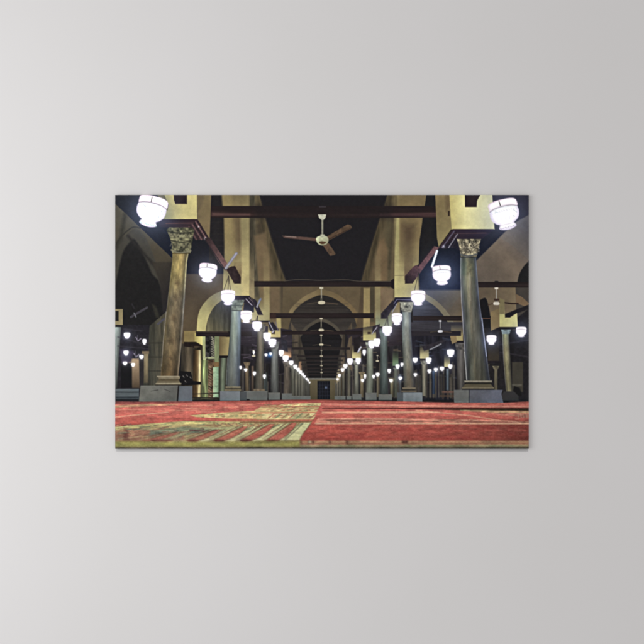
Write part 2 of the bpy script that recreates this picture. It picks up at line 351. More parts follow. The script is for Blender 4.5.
# medium columns, right row
small_col(353.8, 359.4, 360, 394.5, C(132, 132, 116), 352, 361, 351, 358.6, C(198, 188, 130), (352.4, 361.4, 394, 399.8), 'fifth column of the right row', 354.4, 358.4)
small_col(366.2, 373.4, 341.5, 393.5, C(150, 156, 138), 363, 376, 331, 340.6, C(196, 188, 122), (365.6, 376.6, 393, 400), 'fourth column of the right row', 366.8, 372.8)
small_col(380.2, 388, 328.5, 394, C(98, 112, 108), 375.6, 392, 316, 326.6, C(150, 158, 124), (378.6, 392, 394.4, 400), 'third column of the right row', 380.4, 387.2)
rect(367.6, 332, 371, 334, C(60, 46, 40)); rect(271.5, 330, 275, 334, C(60, 46, 40)); poly([(353.6, 338), (361, 336), (359, 352), (354, 352)], C(40, 34, 36), soft=1)

# ---- bright shrine-like piers between left 1 and left 2
rect(181, 344, 229, 400, C(58, 52, 42), 0, 'vert', tamt=.3)
rect(184, 331, 196, 342.5, C(146, 130, 80), 0, 'wall'); rect(194.6, 333, 205, 347, grad((195, 340), C(176, 164, 96), (204, 340), C(222, 216, 146)), 0, 'wall')
poly([(184, 342), (196, 342), (205, 347), (205, 349.5), (194, 348), (184, 346)], C(36, 26, 22), 0, 'fine')
P = part('printed_column', None, 'brown small column behind the large left column'); shaft([(184, 347), (183.6, 376)], [(193, 347), (193, 376)], cyl(C(92, 82, 64)), None, P, 'vert')
P = part('printed_column', None, 'small column with a bright cream edge')
shaft([(193.4, 349), (192.6, 398)], [(201.6, 349), (200.6, 398)], [(0, C(52, 38, 24)), (.35, C(96, 74, 44)), (.6, C(150, 128, 84)), (.78, C(236, 228, 180)), (.92, C(190, 176, 120)), (1, C(90, 84, 58))], [(349, (.8,) * 3), (365, (1.,) * 3), (398, (.9,) * 3)], P, 'vert')
rect(194, 346, 202, 350, C(60, 50, 36), P, 'leaf')
rect(202.4, 336, 206, 366, C(176, 182, 130), 0, 'vert')
P = part('printed_lattice_panel', None, 'green lit carved panel between the left columns')
rect(201.6, 360, 210, 398.5, C(142, 156, 104), P, 'vert', tamt=.4); rect(205.4, 336, 215, 358, C(50, 48, 46), P, 'leaf')
for k in range(9): line([(211.4, 337 + 2.4 * k), (214, 338.4 + 2.4 * k), (211.8, 339.4 + 2.4 * k)], .7, C(150, 150, 128), P, a=.8)
line([(212, 337), (214.4, 346), (214, 358)], .8, C(150, 150, 126), P)
rect(203, 357, 216, 359, C(166, 172, 132), P); rect(208, 360, 214, 398.5, C(84, 66, 48), P, 'leaf', tamt=.5)
for k in range(12): line([(209, 366 + 2.7 * k), (211, 367.4 + 2.7 * k)], .9, C(164, 150, 124), P, a=.7)
rect(214.6, 336, 219.4, 367, C(126, 138, 98), P, 'vert'); rect(214, 362, 219.4, 366.6, C(128, 104, 66), P)
rect(213, 367, 218.6, 397.6, grad((213, 380), C(174, 192, 156), (218.6, 380), C(128, 160, 128)), part('printed_lit_panel', None, 'bright mint green lit panel left of the second column'), 'fine', tamt=.08)
for x in (202.2, 207, 219.3): line([(x, 358), (x, 398)], .8, C(60, 62, 42), a=.8)
line([(184, 394.5), (220, 393)], .8, C(44, 40, 34)); line([(190, 397.5), (218, 398)], .8, C(38, 34, 30))
P = part('printed_column', None, 'small green grey column left of the second column')
rect(219.4, 337, 229.6, 355.6, grad((220, 345), C(124, 110, 72), (229, 345), C(168, 156, 104)), part('printed_impost', P), 'wall'); rect(219.4, 355.6, 230, 358, C(30, 26, 26), P)
shaft([(221, 358), (219.4, 392)], [(226.6, 358), (225, 392)], cyl(C(106, 116, 94)), None, P, 'vert')
line([(228, 358), (226.6, 384)], 1.6, C(110, 116, 110), P)
P = part('printed_chair', None, 'dark stacked chair beside the large left plinth')
poly([(180, 371), (191, 372), (193, 381), (201, 382), (201, 384.5), (180, 385.5)], C(22, 20, 22), P, 'fine', soft=.8)
for (x, y) in ((183, 376), (186.5, 375), (190, 377), (185, 381)): line([(x, y), (x + 1, y + 1.2)], .7, C(124, 118, 112), P)

# ------------------------------------------------------------------ ceiling beams across the nave
def beam(x0, x1, y0, y1, lab=None, c=C(44, 34, 34), lo=C(74, 54, 50)):
    P = part('printed_beam', None, lab)
    rect(x0, y0, x1, y1, grad((0, y0), c * .8, (0, y1), c * .9, (.55, c * 1.05)), P, 'hori')
    return P
for (y, h, x0, x1) in ((374, 1.0, 305, 339), (371, 1, 304, 340), (367.5, 1.1, 303, 341), (363.4, 1.3, 301, 342), (359.5, 1.6, 299, 343), (355.4, 1.6, 297, 346), (347.2, 2.4, 292, 350)):
    rect(x0, y, x1, y + h, C(46, 39, 38), None, 'hori'); line([(x0, y + h + .3), (x1, y + h + .3)], .35, C(66, 60, 56), a=.7)
beam(282, 362, 331, 334.4)
rect(411, 331, 461, 336, C(46, 42, 48), None, 'hori')
P = beam(270, 374, 313.2, 318.2, 'third dark beam across the printed nave'); rect(270, 313, 276, 318.4, C(60, 42, 36), P)
P = beam(251, 393.4, 281.2, 286.6, 'second dark beam across the printed nave'); line(smooth([(284, 281), (300, 279.6), (321, 280.4), (345, 279.8), (362, 281.4), (392, 281.6)], 5, False), .7, C(84, 76, 66), P)
poly([(250.4, 279.6), (253, 279.8), (254, 288), (250.4, 289)], C(40, 30, 32), P); poly([(391, 280.4), (394, 278.6), (394, 289), (391, 287.6)], C(38, 30, 32), P)
P = beam(196, 229, 331.6, 336.4, 'dark tie beam under the lit left arch'); rect(241, 331.6, 252, 336.2, C(44, 38, 40), P, 'hori'); rect(196, 331.4, 228, 332.4, C(70, 60, 50), P)
P = beam(413, 461.5, 316, 320.6, 'dark tie beam right of the second right column')
P = beam(476, 530, 282, 287.6, 'dark tie beam at the right edge'); poly([(494, 282.5), (495, 281), (498, 281), (499, 282.5)], C(36, 33, 36), P)
P = part('printed_beam', None, 'sloping dark beam at the far right'); poly([(505, 314), (530, 304), (530, 308.6), (514, 314.6), (510, 317.6), (505, 317.6)], C(34, 31, 35), P)
rect(489, 316, 496, 319.6, C(34, 28, 30), None); line([(483, 318.4), (490, 318.6)], .8, C(110, 76, 60))
P = part('printed_beam', None, 'largest dark beam across the top of the printed nave')
rect(205, 206, 442, 217.8, grad((0, 206), C(36, 27, 28), (0, 218), C(36, 27, 28), (.62, C(46, 32, 31)), (.75, C(58, 41, 38))), P, 'hori')
poly([(212, 212.6), (250, 213.6), (250, 216), (212, 216)], C(98, 70, 66), P, 'hori', soft=2.4, a=.8)
poly([(380, 213.4), (440, 212.6), (440, 216.6), (380, 216)], C(92, 64, 64), P, 'hori', soft=2.4, a=.8)
rect(255, 205, 392, 219, C(34, 28, 30), None, soft=8, a=.6)
poly([(203, 203.4), (205.4, 206), (210, 206), (210, 217), (206.6, 219.4), (202.4, 213)], C(30, 24, 27), P)
poly([(440.4, 207), (444.6, 202.6), (445, 212), (440.6, 219.4), (438, 217)], C(28, 24, 28), P)
# lone beams to the side aisles
line([(419, 190), (418, 200)], .1, C(0, 0, 0), a=0)

# ------------------------------------------------------------------ ceiling fans
def fan1():
    P = part('printed_ceiling_fan', None, 'nearest ceiling fan with three brown blades')
    q = part('printed_fan_blade', P); poly([(282, 235.6), (292, 236), (317, 238), (317, 241.2), (300, 239.4), (284, 238)], grad((283, 0), C(86, 66, 60), (317, 0), C(102, 78, 68)), q)
    line([(285, 236.4), (296, 237.2)], .7, C(150, 132, 126), q)
    q = part('printed_fan_blade', P); poly([(326, 237), (347.4, 224.4), (350.6, 225), (352, 227.6), (350.6, 229), (329, 240.4)], C(94, 74, 56), q, 'fine'); line([(328, 239.6), (350, 228.6)], .8, C(66, 48, 38), q)
    q = part('printed_fan_blade', P); poly([(322.4, 244.6), (328.6, 243), (335.6, 253.4), (335, 255), (330, 255.8)], C(96, 76, 58), q, 'fine')
    rect(321.6, 217, 323.4, 236, grad((321.4, 0), C(170, 170, 150), (323.6, 0), C(104, 104, 92)), P)
    poly([(318, 214.4), (326.2, 214.4), (325.4, 218), (323.4, 220), (321.4, 220), (319, 218)], C(188, 188, 170), P); rect(319, 206, 326, 207.4, C(58, 52, 56), None)
    poly(smooth([(316, 239), (319, 236), (326, 236), (328.6, 239.6), (327, 243.8), (322.4, 245.4), (318, 243.8)]), grad((320, 236), C(206, 210, 176), (326, 245), C(150, 152, 122)), P)
    rect(320.4, 234.4, 324.6, 237, C(180, 182, 158), P)
    poly(smooth([(319, 242), (322, 241.2), (326, 242), (324, 244), (321, 244)]), C(96, 72, 50), P)
fan1()
def fan(cx, yt, ym, s, lab=None, c=C(190, 184, 160), bl=True):
    P = part('printed_ceiling_fan', None, lab)
    rect(cx - .6 * s, yt, cx + .6 * s, ym, c * .8, P); rect(cx - 1.9 * s, yt, cx + 1.9 * s, yt + 1.9 * s, c, P)
    rect(cx - 1 * s, ym - 4.4 * s, cx + 1 * s, ym - 1.4 * s, c * .45, P)
    if bl:
        line([(cx - 14 * s, ym + 1.2 * s), (cx - 3 * s, ym - .4 * s)], 1 * s, C(84, 74, 60), P, a=.8); line([(cx + 3 * s, ym), (cx + 16 * s, ym + 1.5 * s)], 1.1 * s, C(96, 80, 64), P, a=.8)
    poly(smooth([(cx - 3.6 * s, ym + .2 * s), (cx - 2 * s, ym - 1.6 * s), (cx + 2.4 * s, ym - 1.6 * s), (cx + 3.8 * s, ym + .2 * s), (cx + 2 * s, ym + 1.6 * s), (cx - 2 * s, ym + 1.6 * s)]), c, P)
fan(321.4, 287, 302.6, 1.0, 'second ceiling fan down the nave')
fan(321.2, 318, 330, .75, 'third ceiling fan down the nave')
fan(321.2, 334.6, 344.6, .6); fan(321.4, 350, 356, .4, bl=False); fan(321.4, 361, 365.6, .34, bl=False); fan(321.5, 369, 372.6, .3, bl=False)
line([(321.4, 345), (321.4, 378)], .5, C(120, 116, 100), a=.7)
fan(496.4, 287.4, 303.4, .95, 'white ceiling fan under the right tie beam', C(206, 200, 186), bl=False)
P = len(PARTS) - 1
line([(500, 302), (512, 303.6), (518, 303.6)], 1.4, C(56, 42, 36), P); line([(488, 305), (493, 303.6)], .8, C(84, 64, 50), P); rect(494, 298.6, 499.4, 300.4, C(72, 54, 46), P)
fan(440.2, 320.4, 331.4, .7, 'small white fan beyond the second right column', C(200, 200, 204)); fan(253.6, 350, 356, .5, bl=False); fan(377.4, 355, 361, .45, bl=False)
fan(392.6, 322, 328, .001)

# ------------------------------------------------------------------ large columns and their imposts
# --- left second column
P = part('printed_column', None, 'second column of the left row, blue grey marble')
q = part('printed_impost', P)
poly([(224.6, 240), (249, 240), (249, 296), (222.6, 296)], grad((224, 290), C(170, 162, 112), (249, 290), C(186, 176, 122)), q, 'wall', tamt=.08, fade=(238, 284))
poly([(234, 262), (243, 262), (241, 283), (233, 283)], grad((236, 262), C(136, 120, 82), (240, 284), C(120, 104, 74)), q, 'wall', fade=(256, 272))
poly([(241.4, 240), (249, 240), (249.2, 295.6), (241.4, 295.6)], C(186, 174, 120), q, 'wall', soft=1.4, fade=(236, 276))
poly([(249, 240), (254, 240), (254.4, 300), (249.4, 296)], C(150, 138, 100), q, 'wall', fade=(240, 290))
poly([(234, 295.8), (249.6, 295.8), (254.6, 304), (254, 307), (248, 305), (241, 301.4), (234, 301)], C(38, 32, 44), q, 'fine')
line([(246, 299), (252.6, 306)], .8, C(180, 172, 190), q); line([(249, 298), (254, 303)], .6, C(120, 100, 110), q)
poly([(244, 303), (254, 306), (254, 312), (243, 314)], C(30, 30, 46), None, soft=1)
shaft([(231.8, 308), (230, 332), (227.6, 360), (226.4, 388)], [(241, 308), (240.8, 332), (240.4, 360), (240.2, 388)],
      [(0, C(84, 92, 92)), (.12, C(112, 120, 116)), (.35, C(140, 148, 140)), (.6, C(128, 138, 138)), (.85, C(112, 124, 140)), (1, C(76, 84, 100))], [(308, (1.12, 1.16, 1.14)), (335, (1.08, 1.1, 1.05)), (360, (.88,) * 3), (388, (.72, .7, .68))], P, 'vert', .16)
q = part('printed_capital', P); poly([(230.4, 300), (244.4, 300), (242.4, 306), (241.4, 311), (231.4, 311), (231.6, 306)], C(108, 118, 108), q, 'leaf', tamt=.28); line([(231, 305.4), (242.6, 305.4)], .7, C(66, 74, 72), q); line([(231.4, 310.6), (241.4, 310.6)], .8, C(70, 78, 78), q)
q = part('printed_base', P); rect(225.6, 386.4, 240.6, 388.2, C(138, 132, 106), q); rect(226, 388, 240, 389.6, C(70, 66, 54), q); rect(224.4, 389.2, 241.2, 391.2, C(118, 112, 90), q)
q = part('printed_plinth', P); rect(220, 391.2, 240, 400.6, C(118, 124, 128), q, 'wall', tamt=.1); rect(240, 391.6, 246.6, 400.2, C(78, 82, 84), q, 'wall')
# --- right second column
P = part('printed_column', None, 'second column of the right row, pale marble with carved capital')
q = part('printed_impost', P)
poly([(394.6, 236), (418.6, 240), (419.4, 297.6), (394.6, 297.6)], grad((395, 290), C(196, 188, 130), (419, 280), C(168, 158, 108)), q, 'wall', tamt=.08, fade=(236, 282))
poly([(404.4, 250), (413, 250), (413, 280), (404.4, 280)], C(120, 104, 76), q, 'wall', 1.6, fade=(250, 272)); line([(394.8, 275.4), (404, 275.4)], .6, C(130, 122, 84), q)
poly([(392.6, 303), (395, 297.4), (411.4, 297.4), (411.4, 301.4), (398, 302), (392.6, 310), (391, 310)], C(36, 32, 50), q, 'fine')
line([(393, 305), (397, 299.4), (411, 299.6)], .7, C(120, 120, 150), q); line([(392.4, 312), (396.6, 304)], .8, C(150, 150, 160), q)
shaft([(402.2, 310), (402, 332), (403, 360), (403.8, 389)], [(411, 310), (411.2, 332), (413, 360), (414.8, 389)],
      [(0, C(88, 96, 96)), (.14, C(116, 124, 120)), (.4, C(158, 164, 156)), (.62, C(146, 150, 142)), (.86, C(108, 114, 118)), (1, C(84, 90, 104))], [(310, (1, 1.02, 1.02)), (335, (1.02,) * 3), (360, (.88, .84, .78)), (389, (.74, .66, .58))], P, 'marb', .15)
q = part('printed_capital', P); poly([(399.6, 302), (414, 302), (412.6, 307), (411.4, 312), (402, 312), (400.6, 307)], C(146, 146, 130), q, 'leaf', tamt=.42)
q = part('printed_base', P); rect(402.4, 387.4, 415.6, 389, C(128, 120, 100), q); rect(402.6, 389, 415.2, 390.4, C(62, 58, 50), q); rect(401.4, 390.4, 416.6, 392.4, C(104, 98, 84), q)
q = part('printed_plinth', P); rect(397, 392.6, 403.4, 401.2, C(82, 88, 92), q, 'wall'); rect(403.2, 392.6, 422.4, 401.8, C(128, 136, 140), q, 'wall', tamt=.16)
# --- far right column
P = part('printed_column', None, 'slender yellowish column near the right edge')
q = part('printed_impost', P)
poly([(490.6, 312), (499.6, 308), (499.6, 327), (491, 331)], C(134, 118, 82), q, 'wall'); poly([(499.6, 304), (504, 304), (505, 317.6), (510, 317.6), (517, 313), (517.8, 327), (499.6, 327)], grad((500, 320), C(188, 184, 124), (517, 320), C(206, 202, 146)), q, 'wall', tamt=.08)
poly([(499.6, 298), (504.6, 300), (504.6, 314), (499.6, 314)], C(136, 128, 90), q, 'wall', soft=1); poly([(490.8, 331), (499.6, 327), (518, 327), (516, 329.4), (500, 331), (494, 333)], C(32, 28, 32), q)
shaft([(502, 330), (503.4, 360), (506, 392)], [(508.8, 330), (510.4, 360), (512.4, 392)], [(0, C(150, 148, 140)), (.12, C(112, 108, 84)), (.4, C(160, 156, 116)), (.7, C(136, 132, 104)), (1, C(72, 70, 62))], [(330, (.95, 1.05, 1.1)), (350, (1,) * 3), (392, (.8,) * 3)], P, 'marb', .14)
q = part('printed_capital', P); poly([(501, 329.4), (511, 329.4), (509.4, 334), (502.4, 334)], C(124, 142, 146), q, 'leaf', tamt=.2)
q = part('printed_plinth', P); poly([(504, 391.4), (514, 391.4), (518.6, 396), (518.6, 400.4), (501.4, 400.4), (501.4, 396)], C(56, 55, 56), q, 'wall', soft=1)

# --- big left column
P = part('printed_column', None, 'largest yellow brown column at the left of the print')
q = part('printed_impost', P, 'yellow impost block with a dark notch')
poly([(160, 190), (197.4, 190), (197.4, 219.4), (160, 219.4)], grad((163, 215), C(120, 124, 84), (196, 205), C(204, 194, 130), (.35, C(182, 174, 116))), q, 'wall', tamt=.07)
poly([(197.4, 190), (211.4, 190), (209.6, 239), (197.4, 219.6)], grad((198, 200), C(132, 118, 80), (210, 230), C(128, 112, 78)), q, 'wall')
poly([(197.4, 190), (205, 190), (203, 204), (197.6, 212)], C(98, 86, 64), q, 'wall', soft=3, a=.6)
poly([(173.6, 190), (187, 190), (187, 204), (175.4, 204), (174, 200)], C(38, 27, 32), q); line([(187, 195), (187, 204), (176, 204)], .8, C(150, 140, 92), q, a=.5)
line([(164, 196), (168, 205), (167, 210)], .9, C(44, 40, 34)); poly([(155, 190), (163, 190), (166, 200), (160, 200)], C(92, 88, 62), None, 'wall')
q = part('printed_cornice', P, 'dark reddish wooden cornice over the capital')
poly([(158, 219.4), (197.4, 219.2), (200, 223), (192, 228.6), (160, 227)], grad((160, 222), C(34, 32, 46), (194, 222), C(62, 42, 46)), q, 'hori')
poly([(196.4, 219.4), (200, 223), (209.8, 239.6), (195.4, 240), (188, 229.4)], C(62, 44, 48), q, 'fine')
for (o, c) in ((0, C(44, 30, 36)), (1.5, C(126, 94, 94)), (3.2, C(40, 28, 34)), (5, C(112, 82, 82)), (6.8, C(50, 36, 40)), (8.4, C(96, 70, 70))):
    line([(197.2 - o, 220.6 + o * .7), (209 - o * 1.5, 239.6)], 1.1, c, q)
line([(166, 223.4), (193, 223)], .9, C(84, 56, 58), q); glow(205.4, 238.6, 1.3, C(150, 150, 150), 1.2); glow(198.6, 226.6, .9, C(140, 140, 140)); 
shaft([(172.6, 250), (172.2, 262), (167.6, 300), (164, 330), (162.6, 345), (160.6, 377)], [(189.2, 250), (187, 262), (184.8, 300), (182.8, 330), (181.6, 345), (178.4, 377)],
      [(0, C(126, 122, 104)), (.06, C(112, 104, 74)), (.2, C(122, 114, 88)), (.45, C(148, 136, 102)), (.7, C(120, 110, 86)), (.88, C(84, 80, 66)), (.955, C(146, 144, 132)), (1, C(120, 118, 112))],
      [(250, (1.14, 1.1, .86)), (275, (1.16, 1.14, .92)), (300, (.98, .97, .98)), (335, (.93, .9, .86)), (377, (.74, .66, .56))], P, 'marb', .23)
for (y, w, h) in ((283, 3, 5), (297, 2.5, 8), (318, 3, 7), (341, 4, 6), (358, 3, 5), (366, 2, 5)):
    xx = np.interp(y, [250, 377], [180, 169]); poly(smooth([(xx - w, y), (xx, y - h / 2), (xx + w * .7, y + 1), (xx - .5, y + h / 2)]), C(84, 66, 46), P, 'leaf', soft=3, a=.4)
line([(166, 312), (163.4, 340), (161.6, 366)], .7, C(186, 184, 176), P, a=.45)
q = part('printed_capital', P, 'leafy carved capital')
poly([(166.6, 230), (169, 227.4), (191, 227.4), (194.6, 230), (193, 236), (192, 243), (190.4, 252.6), (172, 252.6), (171.6, 243), (169.6, 237)], C(106, 106, 78), q, 'leaf', tamt=.5)
for y, x0, x1 in ((232.6, 168.4, 193.6), (241.4, 171, 192.2)):
    line(smooth([(x0, y - 1), ((x0 + x1) / 2, y + .8), (x1, y - .6)], 5, False), 1.2, C(48, 48, 36), q, a=.8)
for k in range(6):
    x = 171 + 3.6 * k
    line(smooth([(x - 1.2, 236 + (k % 2)), (x + .4, 234), (x + 1.4, 237)], 4, False), .9, C(158, 156, 120), q, a=.5); line(smooth([(x - .8, 246), (x + .8, 243.6), (x + 1.6, 247.4)], 4, False), .9, C(146, 144, 112), q, a=.5)
line(smooth([(171.4, 250), (180, 253), (190.6, 250.6)], 5, False), 1.6, C(126, 124, 98), q); line([(172, 253.4), (190, 253.4)], .7, C(70, 60, 34), q)
q = part('printed_base', P); poly([(158, 376.2), (180.4, 376.2), (179.6, 379), (159, 379)], C(128, 120, 96), q); rect(157, 376, 179, 377, C(160, 152, 126), q); rect(158.8, 379, 179.2, 381.4, C(96, 86, 62), q)
poly([(157.6, 381.2), (179.4, 381.2), (181.4, 385), (155, 385)], C(112, 104, 80), q); line([(156, 383.6), (181, 383.4)], .8, C(166, 160, 134), q); rect(155, 384.6, 181, 385.8, C(52, 48, 42), q)
q = part('printed_plinth', P, 'wide grey stone plinth')
poly([(140.6, 385.6), (178, 385.6), (176.6, 401.6), (138.8, 401.6)], grad((140, 386), C(116, 116, 107), (176, 401), C(104, 104, 98)), q, 'wall', tamt=.14); rect(141, 385.4, 178, 386.4, C(116, 116, 106), q, a=.7)
line([(151, 391), (158, 390)], .7, C(58, 58, 54), q, a=.7); line([(164, 389), (170, 391.4)], .7, C(64, 64, 60), q, a=.7)
poly([(179.2, 386), (192.4, 386), (192.4, 401.4), (178, 401.4)], grad((180, 390), C(96, 102, 108), (192, 400), C(106, 110, 118)), q, 'wall', tamt=.1); line([(178.6, 385.6), (177.4, 402)], 1.1, C(38, 36, 36), q)
# --- big right column
P = part('printed_column', None, 'largest grey column at the right of the print')
q = part('printed_impost', P, 'bright yellow impost block beside the right lamp')
poly([(435, 190), (449.4, 190), (451.4, 229), (438.6, 247), (437, 238)], grad((436, 200), C(140, 124, 82), (450, 230), C(150, 138, 92)), q, 'wall')
poly([(444, 190), (449.4, 190), (450, 206), (446, 212)], C(112, 96, 66), q, 'wall', soft=3, a=.7); rect(448, 211, 449.6, 216, C(60, 46, 36), q, soft=1)
poly([(449, 190), (492, 190), (494.6, 229.4), (451.4, 229.4)], grad((450, 210), C(198, 188, 120), (488, 210), C(200, 200, 164), (.4, C(222, 216, 160))), q, 'wall', tamt=.05)
poly([(464.8, 190), (483, 190), (477, 201), (476.6, 207), (465, 207)], C(40, 28, 32), q)
q = part('printed_cornice', P, 'dark wooden cornice over the right capital')
poly([(452.6, 229), (494, 229), (490, 233), (482, 239), (458, 239), (452, 247), (446, 248.6), (438.4, 248)], grad((452, 232), C(54, 38, 50), (490, 232), C(38, 34, 56)), q, 'hori')
poly([(457, 238), (462, 240), (461, 252), (455, 248), (440, 248)], C(34, 32, 46), q, 'fine')
for (o, c) in ((0, C(56, 40, 44)), (2, C(104, 98, 118)), (4, C(40, 32, 42)), (6, C(140, 136, 150)), (8, C(46, 40, 54))):
    line([(452.4 + o * .9, 230 + o * .6), (439 + o * 1.6, 247.6)], 1, c, q)
line([(453, 233.6), (486, 233)], .9, C(76, 56, 66), q); glow(443.6, 246.6, 1.4, C(140, 140, 150))
shaft([(460.6, 257), (460.4, 275), (461.2, 300), (463.2, 332), (466.4, 381)], [(476, 257), (477.4, 275), (479.4, 300), (484, 332), (490.2, 381)],
      [(0, C(196, 196, 206)), (.05, C(84, 88, 96)), (.2, C(92, 96, 88)), (.42, C(126, 124, 106)), (.55, C(116, 114, 100)), (.8, C(82, 84, 80)), (.93, C(72, 76, 92)), (.97, C(108, 114, 134)), (1, C(90, 94, 108))],
      [(257, (.95, .98, .92)), (275, (1.14, 1.14, 1.04)), (310, (1.04,) * 3), (345, (.92,) * 3), (381, (.76, .76, .72))], P, 'vert', .22)
poly([(467, 262), (473, 262), (472, 276), (467, 274)], C(122, 126, 84), P, 'leaf', soft=5, a=.35); poly([(461, 262), (466, 262), (466, 275), (461, 275)], C(76, 100, 80), P, soft=4, a=.35)
line([(469.6, 274), (470.4, 300)], 1.1, C(176, 170, 150), P, soft=2, a=.6); line([(482, 318), (486.4, 356)], .9, C(170, 178, 206), P, a=.8); line([(464.4, 352), (466.6, 380)], .8, C(180, 182, 178), P, a=.8)
q = part('printed_capital', P, 'pale finely carved capital')
poly([(456.8, 239), (481, 239), (479, 247), (476.4, 257.6), (461, 257.6), (459.4, 247)], C(142, 136, 112), q, 'leaf', tamt=.55)
for k in range(120):
    x = rng.uniform(460, 479); y = rng.uniform(240.6, 253); line([(x, y), (x + rng.uniform(-1.1, 1.1), y + rng.uniform(.4, 1.4))], .75, C(196, 190, 164) if k % 2 else C(70, 66, 54), q, a=.5)
line(smooth([(460.6, 254.6), (468, 256), (477, 254.2)], 5, False), 1.3, C(88, 92, 92), q); line([(461, 257.4), (476.4, 257.2)], .8, C(54, 56, 58), q)
q = part('printed_base', P); rect(464.4, 380.6, 492, 382.4, C(146, 142, 126), q); rect(466, 382.4, 491, 384, C(48, 46, 38), q); poly([(465, 384), (491, 384), (494, 388), (462, 388)], C(92, 86, 66), q, 'hori'); rect(462, 387.4, 494, 388.6, C(128, 122, 100), q); rect(462, 388.6, 494, 390, C(46, 44, 42), q)
q = part('printed_plinth', P, 'grey stone plinth with a vertical joint')
rect(454, 389.8, 469.4, 403, C(108, 110, 107), q, 'wall', tamt=.08); poly([(469, 389.8), (502.6, 389.8), (501.4, 394), (503.4, 403), (469, 403.4)], grad((470, 390), C(90, 92, 99), (500, 403), C(100, 104, 120)), q, 'wall', tamt=.16); line([(469.2, 389.8), (469, 403)], .9, C(54, 56, 60), q)

# ------------------------------------------------------------------ sloping side beams and floodlight tubes
P = part('printed_beam', None, 'pinkish sloping beam between the first and second left columns')
poly([(204.6, 238), (210.4, 238), (227, 263), (229.6, 270), (226, 271), (218, 261)], grad((206, 240), C(56, 40, 42), (226, 268), C(128, 92, 90)), P, 'fine')
poly([(226, 269), (231.6, 266.4), (235, 266), (240.8, 277), (240.8, 283.6), (234.4, 283.6)], C(48, 34, 34), P, 'fine'); line([(205, 239.6), (225.4, 270)], .9, C(44, 34, 40), P)
P = part('printed_beam', None, 'pinkish sloping beam between the first and second right columns')
poly([(434, 246), (439.4, 247.4), (428, 262), (412.6, 283.4), (405, 283.6), (405, 276), (414, 266), (420.6, 264)], grad((436, 248), C(120, 84, 86), (406, 282), C(42, 30, 34), (.55, C(104, 70, 76))), P, 'fine')
line([(433.4, 246.6), (418, 266)], 1.2, C(42, 30, 36), P)
P = part('printed_beam', None, 'dark sloping beam above the third right column'); poly([(393, 300), (394, 306), (386.6, 318.6), (381, 318.6), (381, 313.6)], C(44, 38, 46), P, 'fine')
def tube(a, b, w, c=C(150, 150, 160)):
    P = part('printed_lamp_tube'); line([a, b], w, c, P); line([a, b], w * .35, c * 1.25, P)
tube((226, 268), (236.4, 253.4), 2.8, C(136, 134, 142)); tube((437, 251), (432, 266.6), 2.4, C(196, 204, 214)); tube((256.6, 307), (260.6, 299), 2, C(120, 124, 140))
tube((276, 328), (272.4, 332.4), 1.6, C(150, 146, 150)); tube((283, 346), (286, 350), 1.6, C(104, 100, 104)); tube((361, 347), (358, 352), 1.7, C(160, 160, 168))
poly([(252, 298), (256, 300), (263, 315), (258, 315), (254, 306)], C(44, 38, 48), None, 'fine', soft=.9); poly([(259, 300), (256, 307), (257.6, 308)], C(150, 150, 160), soft=.8)
poly([(268, 323), (273, 322), (279, 330), (270, 331)], C(44, 38, 48), None, 'fine', soft=.9); line([(269, 322), (273, 330)], .8, C(170, 170, 180)); line([(275.6, 322), (278, 331)], .7, C(120, 110, 120))
poly([(281, 338), (287, 341), (288, 352), (282, 350)], C(48, 46, 56), None, 'fine', soft=1)
poly([(373, 326), (380, 324), (379, 331), (372, 333)], C(48, 40, 48), None, 'fine', soft=1); line([(372, 334), (377, 327)], .8, C(170, 168, 176))
poly([(422, 346), (430, 344), (440, 341), (446, 340), (440, 345), (424, 351)], C(52, 48, 56), None, 'fine', soft=1); line([(430, 349.6), (441, 344)], 1.2, C(150, 152, 160), soft=1)
for (cx, yt, yb, s) in ((228, 276, 291, 4.4), (418, 273, 291, 3.6), (387, 317, 326, 2.4), (257, 316, 322, 1.6)):
    for k in (-1, 0, .6): line([(cx + .6, yt), (cx + k * s, yb)], .55, C(48, 40, 36), a=.85)

